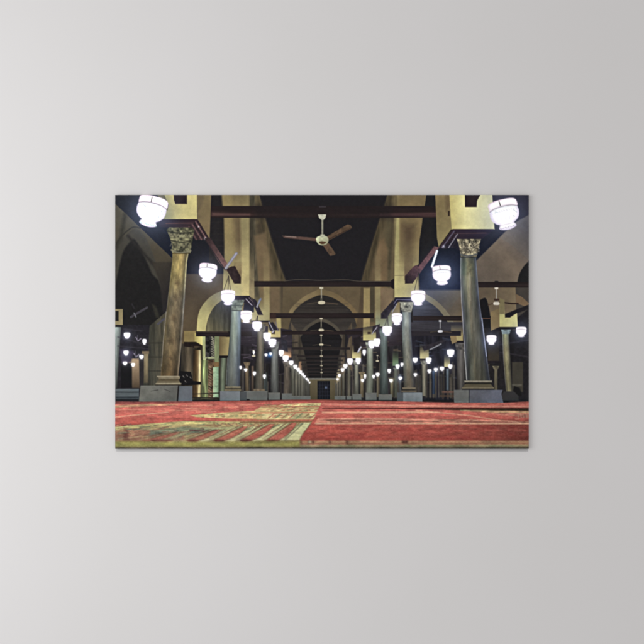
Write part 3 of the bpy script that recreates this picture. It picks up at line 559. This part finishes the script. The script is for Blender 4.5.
# ------------------------------------------------------------------ blue haloes, then lamps
BL = C(22, 50, 108)
for (x, y, r, k) in ((150, 212, 21, .62), (505, 216, 20, .5), (208, 274, 12, .5), (441, 276, 20, .75), (228, 299, 8, .4), (418, 299, 12, .45), (246, 318, 7, .35), (397, 319, 8, .5), (257, 327, 6, .3), (387, 331, 7, .35),
                     (491, 341, 9, .55), (521, 332, 10, .6), (450, 353, 8, .45), (126, 336, 6, .3), (126, 354, 6, .4), (429, 361, 5, .4), (398, 366, 5, .4), (415, 360, 5, .4), (400, 378, 4, .7), (268, 356, 5, .6), (436, 370, 4, .5)):
    glow(x, y, r, BL, k * .62)
WH = C(70, 72, 78)
LW = C(254, 253, 255)
def lamp(cx, cy, w, h, tilt=0.0, lab=None, tint=C(206, 196, 206)):
    """the glass bell lamp: collar, round bowl and small foot"""
    s = math.radians(tilt); cs, sn = math.cos(s), math.sin(s)
    T = lambda L: [(cx + x * w * cs - y * h * sn, cy + x * w * sn + y * h * cs) for x, y in L]
    glow(cx, cy, w * .62, WH, 1.0); glow(cx, cy, w * 1.35, WH, .24)
    P = part('printed_hanging_lamp', None, lab)
    sf = .9 if w > 9 else 1.0
    foot = .37
    body = smooth([(-.45, -.24), (-.495, -.12), (-.5, .0), (-.46, .13), (-.36, .24), (-.25, .30), (-.255, .345), (-.3, .385), (-.27, .445), (-.12, .49), (0, .5), (.12, .49), (.27, .445), (.3, .385), (.255, .345), (.25, .30), (.36, .24), (.46, .13), (.5, .0), (.495, -.12), (.45, -.24), (.2, -.29), (-.2, -.29)], 3).tolist()
    poly(T(body), C(226, 220, 240) if w > 5 else LW, P, None, sf, tamt=0)
    if w > 5: poly(T([(x * .86, y * .9 - .005) for x, y in body]), LW, None, None, max(.9, w * .09), tamt=0)
    ring = smooth([(-.49, -.3), (-.47, -.42), (-.3, -.485), (0, -.5), (.3, -.485), (.47, -.42), (.51, -.3), (.49, -.2), (.3, -.26), (0, -.29), (-.3, -.26), (-.47, -.2)], 3).tolist()
    poly(T(ring), C(236, 224, 236) if w > 8 else LW, P, None, sf, tamt=0)
    if w > 8: poly(T([(x * .9, (y + .35) * .72 - .36) for x, y in ring]), C(252, 250, 252), None, None, max(.8, w * .05), tamt=0)
    if w > 10:
        line(T(smooth([(-.47, -.19), (-.3, -.25), (0, -.275), (.3, -.25), (.49, -.18)], 4, False)), .5 if w < 20 else .75, tint * (.56 if w > 16 else .85), P, a=.5)
        if w > 16:
            line(T(smooth([(-.44, -.16), (-.28, -.215), (0, -.24), (.3, -.21), (.46, -.15)], 4, False)), .8, C(226, 236, 240), P, a=.7)
            for k in range(11):
                u = -.42 + .084 * k; line(T([(u, -.12 - .03 * math.cos(u * 3)), (u + .03, -.09 - .03 * math.cos(u * 3))]), .6, C(206, 214, 226), P, a=.55)
            for k in range(5):
                u = -.3 + .15 * k; line(T([(u * .8, .18), (u, .10)]), .5, C(224, 228, 238), P, a=.5)
            line(T([(-.24, .315), (.24, .315)]), .7, C(214, 206, 222), P, a=.5)
            line(T([(-.08, -.45), (-.07, -.31)]), .6 if w < 20 else .9, tint * .4, P, a=.85)
            line(T(smooth([(-.47, -.3), (-.45, -.42), (-.3, -.475), (0, -.49)], 4, False)), .6, C(232, 206, 224), P, a=.7)
    if w > 20:
        for k in range(7):
            line(T([(-.26 + .085 * k, .40 + .02 * (k % 2)), (-.22 + .085 * k, .43 - .02 * (k % 2))]), .7, C(150, 196, 186) if tilt > 0 else C(180, 176, 196), P, a=.75)
        for (u, v) in ((.33, -.08), (.38, -.02), (-.3, -.16), (.28, .1), (-.24, -.14)): line(T([(u, v), (u + .035, v + .03)]), .6, C(176, 196, 204), P, a=.7)
    return P
tiny = [(309.5, 382.6, 1.5), (308, 380.6, 1.8), (306.4, 379, 2.0), (304.4, 376.6, 2.3), (302.6, 374.4, 2.6), (300.4, 372.2, 3.0), (298.0, 369.6, 3.3), (295.3, 366.8, 3.8), (291.2, 363, 4.4),
        (337.6, 379.4, 2.0), (339.4, 375.6, 2.8), (342.6, 370, 3.4), (345.4, 366.2, 4.0)]
for (x, y, w) in tiny: lamp(x, y, w, w * 1.08)
for (x, y, w, h) in ((350, 361.6, 5.6, 6.2), (358.2, 361, 5.2, 6.2), (364.2, 352.6, 3.2, 6), (285.6, 358.6, 6, 6.2), (281.2, 353.2, 5, 6.4), (415.2, 360.2, 4.8, 5), (397.6, 366.6, 4, 4.4), (402, 364.6, 2.8, 4), (389.2, 371, 3.4, 4.4),
                     (400.4, 378.4, 3.6, 3.6), (415.4, 374.8, 3.2, 3.2), (391, 380.8, 3.4, 3.4), (377.6, 374.6, 3.8, 3.6), (373.6, 376.6, 2.6, 3.4), (362.6, 380.6, 3, 3), (365, 376.6, 2.2, 5), (429.4, 371.2, 3.8, 4), (435.8, 369.8, 3.8, 3.8), (442, 368.8, 4.2, 4.4), (450.2, 366.6, 4.2, 4.6),
                     (245.6, 370, 3, 3), (240.6, 367.6, 2.2, 3.4), (254.4, 373.6, 3, 4), (264.4, 376.6, 2.8, 4.4), (253.8, 352.6, 1.8, 3.6), (266, 355, 2.6, 2.6), (270.6, 354, 2.2, 3),
                     (127, 335.6, 6.4, 6), (144.4, 341.8, 3.8, 5.6), (126, 353, 5, 5), (141.4, 357, 4.2, 4.2), (125, 363.4, 4.2, 3.6), (133, 364.8, 3.8, 3.6), (428.6, 360.6, 5.6, 6.2)):
    lamp(x, y, w, h)
glow(270, 355, 2.4, C(0, 60, 130), 1.1)
lamp(450.6, 353.2, 7.4, 7.6, 0, 'white lamp left of the large right column'); lamp(491.4, 340, 10, 9.8, 0, 'white lamp right of the large right column'); lamp(521.2, 332, 10.6, 10.4, 0, 'bluish white lamp near the right edge')
lamp(272.2, 343, 8, 8.4); lamp(267, 337, 7.4, 9); lamp(257, 326.4, 9.6, 10); lamp(246.2, 316.8, 11.6, 12.4)
lamp(377, 342.6, 6.6, 8); lamp(371.8, 344.6, 7, 8); lamp(387.2, 331, 9.8, 10); lamp(397, 319.2, 10.4, 12.2)
lamp(228, 297.6, 14, 15.4, 0, 'lamp hanging beside the second left column'); lamp(418, 298, 14.4, 15.6, 0, 'lamp hanging beside the second right column')
lamp(207.6, 272.8, 17.8, 19.4, 6, 'lamp under the sloping left beam'); lamp(441.8, 275.2, 18.4, 20, -4, 'lamp under the sloping right beam')
lamp(151, 211.4, 29.6, 31.4, 14, 'largest lamp, tilted, in the upper left corner', C(196, 178, 190)); lamp(504.8, 214.6, 29.4, 31, -14, 'largest lamp, tilted, in the upper right corner', C(204, 196, 204))

# ------------------------------------------------------------------ carpet
sl = window(110, 399, 535, 452, 0)
RED = lambda X, Y: np.stack([np.interp(Y, [400, 404, 412, 424, 436, 449], v) for v in ((156, 190, 196, 184, 172, 152), (74, 103, 104, 88, 76, 66), (64, 90, 90, 74, 63, 55))], -1) * (1 - .30 * np.clip((X - 430) / 100, 0, 1) ** 1.2 * np.clip((Y - 415) / 10, .3, 1))[..., None]
poly([(100, 401.6), (138, 402), (180, 401.6), (300, 399.8), (322, 399.8), (400, 401.2), (450, 402.6), (504, 402.8), (540, 400.6), (540, 460), (100, 460)], RED, P_FLOOR, 'carp', soft=1.2, tamt=.13)
CR = C(196, 184, 132); CR2 = C(200, 160, 132); OL = C(142, 134, 72); GR = C(112, 126, 104)
def band(top, bot, col, tex='carp', soft=.9, a=1, tamt=.2): poly(list(top) + list(bot)[::-1], col, None, tex, soft, a, tamt)
# left, upper red part
band([(112, 405.4), (150, 403.8), (178, 404)], [(112, 407.6), (150, 406.2), (178, 404.8)], C(188, 150, 110), soft=1.2, a=.85)
line([(112, 417.4), (140, 414.6), (168, 412.2)], .8, C(206, 168, 134), soft=1, a=.85); line([(140, 411), (190, 410.4), (215, 409.6)], .6, C(206, 150, 120), soft=1.2, a=.6)
for (a, b, y) in ((182, 212, 405.6), (186, 200, 408.4), (224, 238, 407.2), (240, 252, 405), (196, 216, 412), (120, 150, 409.6)): line([(a, y), (b, y - .4)], .7, C(222, 168, 134), soft=1, a=.6)
band([(112, 401), (139, 401.6), (192, 401.4)], [(112, 403.6), (139, 404.2), (192, 402.6)], C(126, 64, 60), a=.7)
# big pattern area, bottom left
band([(112, 427), (150, 423.4), (184, 421), (220, 421.2), (254, 419), (317, 414)], [(112, 450), (184, 450), (254, 450), (280, 450), (292, 450), (300, 443)], C(168, 150, 102), 'carp', 1.1, tamt=.16)
band([(112, 427.4), (150, 424), (184, 421.6), (254, 421)], [(112, 430.4), (150, 427), (184, 424.6), (254, 423.4)], C(186, 174, 114), a=.8)
band([(112, 431), (140, 429), (160, 431), (185, 432)], [(112, 441), (140, 441), (160, 440), (185, 440)], C(140, 92, 74), soft=3, a=.8); poly([(124, 429.6), (128, 429.6), (129, 440), (123, 440)], C(104, 58, 50), None, 'carp', 2.4, .8)
band([(150, 430), (185, 427), (215, 428)], [(150, 435), (185, 434), (225, 433)], C(108, 118, 96), 'carp', 2.4, .8, .3)
r2 = np.random.default_rng(5)
for i in range(150):
    x = r2.uniform(116, 268); y = r2.uniform(424.5, 439.5); L = r2.uniform(3, 11)
    c = [C(120, 72, 60), C(86, 88, 78), C(196, 186, 130), C(104, 122, 100), C(150, 96, 74), C(180, 168, 112)][i % 6]
    line([(x, y), (x + L, y - L * r2.uniform(.02, .22))], r2.uniform(.5, 1.1), c, None, 1.0, .55)
line([(190, 430), (206, 431.4), (222, 432.6)], 1.4, C(96, 60, 58), None, 1.2, .8); line([(205, 428.6), (254, 427.6)], 2, C(168, 176, 128), None, 1.6, .7)
for k in range(5):                                           # small scrolls of the middle row
    x = 214 + 11 * k; line(smooth([(x, 423.4), (x + 2, 426), (x + 6, 425), (x + 9, 423)], 5, False), 1, C(140, 74, 62), None, 1.2, .45); line([(x + 3, 423.4), (x + 7, 425.8)], .7, C(98, 96, 76), None, 1, .6)
# long red and pale petals that slant towards the viewer
def petal(xt, xb, wt, wb, yt, yb, col, a=.95):
    poly([(xt, yt), (xt + wt, yt), (xb + wb, yb - 1.2), (xb + wb * .6, yb), (xb + wb * .15, yb), (xb, yb - 1.2)], col, None, 'carp', 1.0, a, .14)
def petal_curve(xb, w, xt, yt, wt, col, a=.95, yb=441.4):
    L = smooth([(xt, yt), (xb + (xt - xb) * .56, yt + (yb - yt) * .42), (xb + (xt - xb) * .16, yt + (yb - yt) * .80), (xb, yb - 1.2)], 5, False).tolist()
    R = smooth([(xb + w, yb - 1.6), (xb + w + (xt - xb) * .2, yt + (yb - yt) * .78), (xb + (xt - xb) * .62 + w * .8, yt + (yb - yt) * .38), (xt + wt, yt)], 5, False).tolist()
    poly(L + [(xb + w * .2, yb), (xb + w * .7, yb)] + R, col, None, 'carp', 1.0, a, .12)
    line(L, .8, C(104, 62, 44), None, 1.0, .55); line(R, .8, C(112, 104, 72), None, 1.0, .6)
PALE = C(196, 192, 142); PRED = C(172, 90, 74)
for xb, xt, yt, k in ((142, 176, 432, .6), (186, 216, 429.5, .8), (213, 243, 426.5, .9), (240, 270, 424, 1), (266, 292, 422.8, 1)):
    petal_curve(xb + 13, 11, xt + 8, yt, 6, PALE * (.86 + .14 * k), .85 * k)
    line(smooth([(xt + 10, yt + .6), (xb + 28, yt + 6), (xb + 19, 438)], 5, False), 1.0, C(104, 116, 84), None, 1.0, .7 * k)
    petal_curve(xb - 3, 5, xt - 5, yt, 3, PALE * .92, .7 * k, 439.6)
    petal_curve(xb, 13, xt, yt, 5, PRED, .95 * k)
    line(smooth([(xt + 2.4, yt + 1), (xb + (xt - xb) * .5 + 4, yt + 7.4), (xb + 5, 439)], 5, False), .9, C(198, 150, 112), None, 1.0, .5 * k)
poly([(304, 422.6), (312.4, 422.6), (309, 427), (300, 440.4), (286, 440.4), (292, 434)], C(198, 196, 146), None, 'carp', 1.0, .95, .10)
line([(303, 423.4), (294, 432), (285, 440)], .9, C(96, 92, 70), None, 1.0, .7)
for x, w in ((151, 22), (187, 12), (214, 11), (240, 12), (267, 13)): poly(smooth([(x, 440), (x + w * .5, 439.4), (x + w, 440.2), (x + w * .7, 442), (x + w * .2, 442)]), C(96, 44, 38), None, 'carp', 1.4, .8)
# pale carpet field running to the nave
band([(190, 415.4), (222, 412.6), (254, 410.8), (262, 406), (300, 403.2), (321.6, 402.6)], [(196, 417), (222, 418.4), (254, 419), (280, 419.6), (300, 420), (312.6, 420)], C(196, 172, 118), tamt=.12)
band([(254, 402.2), (300, 401.6), (322, 401.4)], [(254, 404.8), (300, 403.2), (322, 403)], C(186, 96, 84), a=.7)
band([(280, 404), (321.4, 403.2)], [(280, 406), (320.6, 405.6)], C(206, 192, 138), a=.8); band([(262, 413.4), (317, 412.8)], [(262, 418.6), (313.4, 418.6)], C(200, 188, 136), a=.8)
for (x0, x1, y, w, c) in ((262, 320, 406.4, .8, C(176, 104, 82)), (256, 319, 409, .6, C(196, 140, 104)), (240, 317.6, 412.6, 1.0, C(186, 98, 78)), (225, 314, 420.4, 1.5, C(182, 98, 76)), (240, 312, 421.8, .8, C(116, 70, 44)), (200, 256, 419.4, 1.2, C(188, 108, 82)), (256, 318, 410.8, .5, C(150, 130, 88))):
    line([(x0, y + .4), (x1, y)], w, c, None, .9, .85)
for i in range(120):
    y = r2.choice([407.7, 410.2, 415, 416.6, 405]) + r2.uniform(-.7, .7); x = r2.uniform(200 if y > 412 else 262, 316)
    c = [C(130, 100, 64), C(176, 90, 70), C(220, 206, 154), C(120, 132, 92)][i % 4]
    line([(x, y), (x + r2.uniform(1, 4), y - r2.uniform(0, .9))], r2.uniform(.5, .9), c, None, .8, .6)
for k in range(7): x = 268 + 7 * k; line(smooth([(x, 418), (x + 2.6, 416.6), (x + 6, 413.6)], 4, False), 1, [C(172, 92, 74), C(110, 130, 90), C(150, 120, 80)][k % 3], None, .9, .75)
# edge of the field, red carpet to the right
poly([(322, 402.4), (330, 402.4), (330, 441), (299, 441), (303, 434), (311, 423.6), (315.4, 416), (318, 410)], RED, None, 'carp', 1, 1, .13)
line([(311, 423), (302, 435), (299.6, 442)], .8, C(110, 60, 44), None, 1, .7)
# right side stripes
band([(322, 403.6), (380, 404.4), (440, 405), (529, 406)], [(322, 404.4), (380, 406.4), (440, 407), (529, 407)], C(206, 150, 126), 'hori', 1.2, .7)
line([(322, 402.6), (350, 402), (390, 403.4), (454, 402.6)], .7, C(150, 70, 62), None, 1, .7)
band([(322, 408), (360, 407.6), (400, 408), (430, 407.4), (529, 407.8)], [(322, 408.6), (360, 408.8), (400, 409.2), (430, 409.6), (529, 410.4)], C(92, 38, 34), 'hori', .9, .9)
band([(445, 408.8), (500, 408.6), (529, 408.6)], [(445, 409.8), (500, 410.6), (529, 410.8)], C(54, 44, 26), 'hori', .8, .9); band([(460, 409.8), (500, 410.6), (529, 411)], [(460, 411), (500, 412.8), (529, 413.4)], C(176, 158, 112), 'carp', 1, .7, .3)
band([(322, 411.8), (370, 411.4), (420, 411.2), (440, 412.4)], [(322, 413.4), (370, 413.6), (400, 413.4), (440, 412.8)], C(216, 166, 132), 'hori', 1.2, .85)
line([(416, 410.4), (440, 412.6), (470, 415.6), (500, 420.6), (529, 423)], 1.0, C(214, 168, 134), None, 1.1, .8)
band([(318, 418.2), (380, 418.4), (430, 419), (480, 419.6), (529, 422)], [(314, 423.8), (380, 423.4), (430, 423.8), (529, 423.8)], C(190, 128, 106), 'hori', 1.1, .85, .3)
line([(316, 423.6), (400, 423.6), (529, 423.6)], 1.2, C(206, 168, 134), None, 1.1, .8); line([(330, 418.4), (380, 418), (420, 419.4)], .8, C(212, 158, 130), None, 1, .7); line([(330, 421.4), (380, 420.8), (440, 421.4), (529, 422.4)], .8, C(130, 76, 64), None, 1.2, .7)
for i in range(70):
    x = r2.uniform(318, 526); y = r2.uniform(418.8, 423); line([(x, y), (x + r2.uniform(2, 8), y + r2.uniform(-.3, .3))], .6, C(134, 84, 66) if i % 2 else C(222, 178, 144), None, .9, .55)
for x in (518, 520.6, 523, 526): line([(x, 414), (x + .8, 417.6)], .9, C(206, 190, 156), None, 1.1, .4)
band([(488, 413), (529, 413.6)], [(500, 415), (529, 417.6)], C(170, 130, 106), 'carp', 1.4, .5, .3)
for i in range(60):
    x = r2.uniform(322, 526); y = r2.uniform(426, 439); line([(x, y), (x + r2.uniform(4, 18), y + r2.uniform(-.5, .5))], r2.uniform(.6, 1.6), C(140, 46, 44) if i % 3 else C(206, 102, 88), None, 2, .38)
# border along the bottom
band([(299.6, 440.8), (529, 440.8)], [(300, 443.4), (529, 443.4)], C(176, 140, 100), 'carp', .9, .9)
band([(300, 443.2), (529, 443)], [(300, 444.6), (529, 444.4)], C(140, 72, 56), 'carp', .9, .9)
for x, w in ((300, 1.6), (307.6, 1.6), (312, 2), (329, 1.8), (346, 2), (402, 6)): rect(x, 440.6, x + w, 443.8, C(84, 44, 34), None, None, 1, .85)
rect(308, 440.8, 311.4, 443, C(164, 164, 130), None, None, 1, .7)
band([(112, 441.6), (200, 442), (300, 441.4)], [(112, 447), (300, 447)], C(146, 140, 74), 'carp', 1.2, 1, .16)
line([(256, 441.2), (300, 440.8)], 1.2, C(104, 88, 44), None, 1.1, .7); line([(112, 441.4), (150, 441.4)], 1, C(104, 84, 38), None, 1.2, .7)
band([(300, 444.4), (529, 444.2)], [(300, 446.8), (529, 446.8)], C(158, 146, 104), 'carp', .9, 1, .2)
for i in range(40):
    x = r2.uniform(300, 526); line([(x, 445.4), (x + r2.uniform(2, 7), 445.6)], 1.3, C(118, 128, 84) if i % 2 else C(176, 150, 112), None, 1.1, .5)
band([(112, 446.8), (529, 446.4)], [(112, 452), (529, 452)], C(76, 66, 50), 'carp', 1.2, 1, .3)

# ------------------------------------------------------------------ finish: the slight softness and grain of the print
def blur(A, s):
    n = int(s * 3) + 1; k = np.exp(-np.arange(-n, n + 1) ** 2 / (2 * s * s)); k /= k.sum()
    B = np.pad(A, ((n, n), (0, 0), (0, 0)), 'edge'); A = sum(k[i] * B[i:i + A.shape[0]] for i in range(2 * n + 1))
    B = np.pad(A, ((0, 0), (n, n), (0, 0)), 'edge'); return sum(k[i] * B[:, i:i + A.shape[1]] for i in range(2 * n + 1))
IMG = np.clip(IMG, 0, 255)
lum = IMG @ C(.3, .59, .11)
sat = np.where((ys > 401)[:, None], .84, .84)[..., None] + .0 * IMG
IMG = lum[..., None] + (IMG - lum[..., None]) * sat
wm = ((ys < 401)[:, None] * np.clip(1 - abs(lum - 110) / 90, 0, 1) * (IMG[..., 0] > IMG[..., 2] + 14))[..., None]
IMG = IMG * (1 + wm * C(.00, -.025, -.04))
IMG = blur(IMG, .55)
cap = np.minimum(IMG, 215)
IMG = IMG + .24 * (cap - blur(cap, 6.0)) + .10 * (cap - blur(cap, 1.6))      # the crisp local contrast of the print
near = np.clip((ys - 428) / 16, 0, 1)[:, None, None]                          # the near carpet is out of focus
IMG = IMG * (1 - near) + blur(IMG, 2.0) * near
IMG = np.clip(IMG, 0, 255)
lum = IMG.mean(-1)
gr = blur(rng.normal(0, 1, IMG.shape), .8) * 1.5
fl = (ys > 401)[:, None]
IMG = IMG + gr * np.where(lum > 235, .2, 1)[..., None] + (N_TUFT * np.where(fl, 6, .8) * (lum < 235))[..., None]
IMG = IMG * (1 + np.where(lum < 235, .02, 0) * N_FINE)[..., None]
IMG = np.where(IMG < 200, IMG * .98 + 3, IMG)
IMG = np.clip(IMG, 3, 255) / 255
LIN = np.where(IMG <= .04045, IMG / 12.92, ((IMG + .055) / 1.055) ** 2.4).astype(np.float32)
LIN = np.clip(LIN * (np.where((ys > 401)[:, None, None], .70, .63) + .33 * LIN ** 1.5), 0, .95)

# ================================================================== materials
def new_mat(name):
    m = bpy.data.materials.new(name); m.use_nodes = True
    return m, m.node_tree, m.node_tree.nodes['Principled BSDF']

def print_material():
    m, nt, b = new_mat('printed_canvas')
    at = nt.nodes.new('ShaderNodeVertexColor'); at.layer_name = 'ink'
    nt.links.new(at.outputs['Color'], b.inputs['Base Color'])
    b.inputs['Roughness'].default_value = .8; b.inputs['Specular IOR Level'].default_value = .08
    tc = nt.nodes.new('ShaderNodeTexCoord')                           # fine woven cloth relief
    bp = nt.nodes.new('ShaderNodeBump'); bp.inputs['Strength'].default_value = .06; bp.inputs['Distance'].default_value = .0003
    wv = []
    for d in ('X', 'Z'):
        w = nt.nodes.new('ShaderNodeTexWave'); w.bands_direction = d; w.inputs['Scale'].default_value = 260; w.inputs['Distortion'].default_value = .4
        nt.links.new(tc.outputs['Object'], w.inputs['Vector']); wv.append(w)
    ad = nt.nodes.new('ShaderNodeMath'); nt.links.new(wv[0].outputs['Fac'], ad.inputs[0]); nt.links.new(wv[1].outputs['Fac'], ad.inputs[1])
    nt.links.new(ad.outputs[0], bp.inputs['Height']); nt.links.new(bp.outputs['Normal'], b.inputs['Normal'])
    return m

def wall_material():
    m, nt, b = new_mat('painted_plaster')
    tc = nt.nodes.new('ShaderNodeTexCoord'); n1 = nt.nodes.new('ShaderNodeTexNoise'); n1.inputs['Scale'].default_value = 1.6; n1.inputs['Detail'].default_value = 3
    nt.links.new(tc.outputs['Object'], n1.inputs['Vector'])
    r = nt.nodes.new('ShaderNodeValToRGB'); r.color_ramp.elements[0].position = .3; r.color_ramp.elements[1].position = .7
    r.color_ramp.elements[0].color = (.502, .496, .492, 1); r.color_ramp.elements[1].color = (.510, .504, .503, 1)
    nt.links.new(n1.outputs['Fac'], r.inputs['Fac']); nt.links.new(r.outputs['Color'], b.inputs['Base Color'])
    n2 = nt.nodes.new('ShaderNodeTexNoise'); n2.inputs['Scale'].default_value = 260; n2.inputs['Detail'].default_value = 2
    bp = nt.nodes.new('ShaderNodeBump'); bp.inputs['Strength'].default_value = .04; bp.inputs['Distance'].default_value = .0006
    nt.links.new(tc.outputs['Object'], n2.inputs['Vector']); nt.links.new(n2.outputs['Fac'], bp.inputs['Height']); nt.links.new(bp.outputs['Normal'], b.inputs['Normal'])
    df = nt.nodes.new('ShaderNodeBsdfDiffuse'); nt.links.new(r.outputs['Color'], df.inputs['Color']); nt.links.new(bp.outputs['Normal'], df.inputs['Normal'])
    nt.links.new(df.outputs[0], nt.nodes['Material Output'].inputs['Surface']); nt.nodes.remove(b)      # dead matt emulsion paint
    return m
M_PRINT = print_material(); M_WALL = wall_material()

# ================================================================== meshes
def wx(x): return (x - CX) * MM
def wz(y): return (CY - y) * MM

def make_mesh(name, co, quads, mat, cols=None):
    me = bpy.data.meshes.new(name); nv, nf = len(co), len(quads)
    me.vertices.add(nv); me.vertices.foreach_set('co', np.asarray(co, np.float32).ravel())
    me.loops.add(nf * 4); me.loops.foreach_set('vertex_index', np.asarray(quads, np.int32).ravel())
    me.polygons.add(nf); me.polygons.foreach_set('loop_start', np.arange(nf, dtype=np.int32) * 4)
    me.polygons.foreach_set('loop_total', np.full(nf, 4, np.int32))
    me.polygons.foreach_set('use_smooth', np.zeros(nf, bool))
    me.update(calc_edges=True)
    if cols is not None:
        at = me.color_attributes.new('ink', 'FLOAT_COLOR', 'POINT')
        at.data.foreach_set('color', np.concatenate([cols, np.ones((nv, 1), np.float32)], 1).astype(np.float32).ravel())
    me.materials.append(mat)
    o = bpy.data.objects.new(name, me); COL.objects.link(o); return o

# the wall
root = bpy.data.objects.new('canvas_print', None); COL.objects.link(root)
root.location = (wx((X0 + X1) / 2), 0, wz((Y0 + Y1) / 2))
root['label'] = 'wide frameless canvas photo print of a lamp lit columned mosque hall with red carpet'
root['category'] = 'canvas print'
RX, RZ = root.location.x, root.location.z

gx = np.array([wx(x) - RX for x in xs], np.float32); gz = np.array([wz(y) - RZ for y in ys], np.float32)
VX, VZ = np.meshgrid(gx, gz)
VCO = np.stack([VX, np.full_like(VX, -DEPTH), VZ], -1).reshape(-1, 3)
VCOL = LIN.reshape(-1, 3)
jj, ii = np.meshgrid(np.arange(H), np.arange(W), indexing='ij')
a = (jj * (W + 1) + ii)
FQ = np.stack([a, a + (W + 1), a + (W + 2), a + 1], -1).reshape(-1, 4)    # faces look towards -Y
FID = IDS[:-1, :-1].reshape(-1)
objs = {}
order = np.argsort(FID, kind='stable'); sid = FID[order]
bounds = np.searchsorted(sid, np.arange(len(PARTS) + 1))
made = set()
for pid, (name, par, lab) in enumerate(PARTS):
    idx = order[bounds[pid]:bounds[pid + 1]]
    if len(idx) < 6: continue
    q = FQ[idx]; used, inv = np.unique(q, return_inverse=True)
    o = make_mesh(name, VCO[used], inv.reshape(-1, 4), M_PRINT, VCOL[used])
    objs[pid] = o; made.add(pid)
# any motif left with a handful of dots is given to the hall picture behind it
left = np.concatenate([order[bounds[p]:bounds[p + 1]] for p in range(len(PARTS)) if p not in made] or [np.zeros(0, int)])
if len(left):
    q = FQ[left]; used, inv = np.unique(q, return_inverse=True)
    make_mesh('printed_detail', VCO[used], inv.reshape(-1, 4), M_PRINT, VCOL[used]).parent = root
for pid, o in objs.items():
    name, par, lab = PARTS[pid]
    o.parent = objs[par] if (par in objs) else root
    if lab: o['label'] = lab

# wrapped sides of the canvas (the picture folds round the stretcher) and the back
def side(ia, ja):
    n = len(ia); c = LIN[ja, ia]
    f = np.stack([gx[ia], np.full(n, -DEPTH), gz[ja]], -1); b = f.copy(); b[:, 1] = -.001
    k = np.arange(n - 1)
    return np.concatenate([f, b]), np.stack([k, k + 1, k + 1 + n, k + n], -1), np.concatenate([c, c])
V, Q, K, off = [], [], [], 0
iW = np.arange(W + 1); jH = np.arange(H + 1)
for ia, ja in ((iW[::-1], np.zeros(W + 1, int)), (iW, np.full(W + 1, H)), (np.zeros(H + 1, int), jH), (np.full(H + 1, W), jH[::-1])):
    v, q, c = side(ia, ja); V.append(v); Q.append(q[:, ::-1] + off); K.append(c); off += len(v)
v = np.array([(gx[0], -.001, gz[0]), (gx[-1], -.001, gz[0]), (gx[-1], -.001, gz[-1]), (gx[0], -.001, gz[-1])], np.float32)
V.append(v); Q.append(np.array([[0, 1, 2, 3]]) + off); K.append(np.full((4, 3), .7, np.float32))
make_mesh('canvas_wrapped_edge', np.concatenate(V), np.concatenate(Q), M_PRINT, np.concatenate(K)).parent = root

# the wall as a thick slab
def box(name, x0, x1, y0, y1, z0, z1, mat):
    co = [(x, y, z) for x in (x0, x1) for y in (y0, y1) for z in (z0, z1)]
    q = [(0, 1, 3, 2), (4, 6, 7, 5), (0, 4, 5, 1), (2, 3, 7, 6), (0, 2, 6, 4), (1, 5, 7, 3)]
    return make_mesh(name, co, q, mat)
wall = box('wall', -3.4, 3.4, 0, .12, -2.4, 2.4, M_WALL); wall['kind'] = 'structure'

# ================================================================== light
def area(name, loc, target, size, power, col, sy=None):
    l = bpy.data.lights.new(name, 'AREA'); l.energy = power; l.color = col; l.size = size
    if sy: l.shape = 'RECTANGLE'; l.size_y = sy
    o = bpy.data.objects.new(name, l); COL.objects.link(o); o.location = loc
    from mathutils import Vector
    o.rotation_euler = (Vector(target) - Vector(loc)).to_track_quat('-Z', 'Y').to_euler(); return o
sl_ = bpy.data.lights.new('overhead_light', 'SUN'); sl_.energy = 1.30; sl_.angle = math.radians(5); sl_.color = (1, .97, .965)
so_ = bpy.data.objects.new('overhead_light', sl_); COL.objects.link(so_); so_.rotation_euler = (math.radians(49), 0, math.radians(-1)); so_.location = (0, -4, 4)
area('side_fill_light', (-2.8, -2.3, .06), (-.4, 0, 0), 2.3, 80, (.985, .99, 1))  # unseen soft area lamp, added so the wall brightens towards the left

w = bpy.data.worlds.new('World'); scene.world = w; w.use_nodes = True
w.node_tree.nodes['Background'].inputs['Color'].default_value = (1, .985, .98, 1)
w.node_tree.nodes['Background'].inputs['Strength'].default_value = .57

# ================================================================== camera
cam = bpy.data.cameras.new('camera'); co = bpy.data.objects.new('camera', cam); COL.objects.link(co)
D = 4.0
cam.sensor_width = 36; cam.lens = 36 * D / (644 * MM); cam.clip_end = 100
co.location = (0, -DEPTH - D, 0); co.rotation_euler = (math.radians(90), 0, 0)
scene.camera = co
scene.view_settings.view_transform = 'Standard'; scene.view_settings.look = 'None'
scene.view_settings.exposure = 0; scene.view_settings.gamma = 1
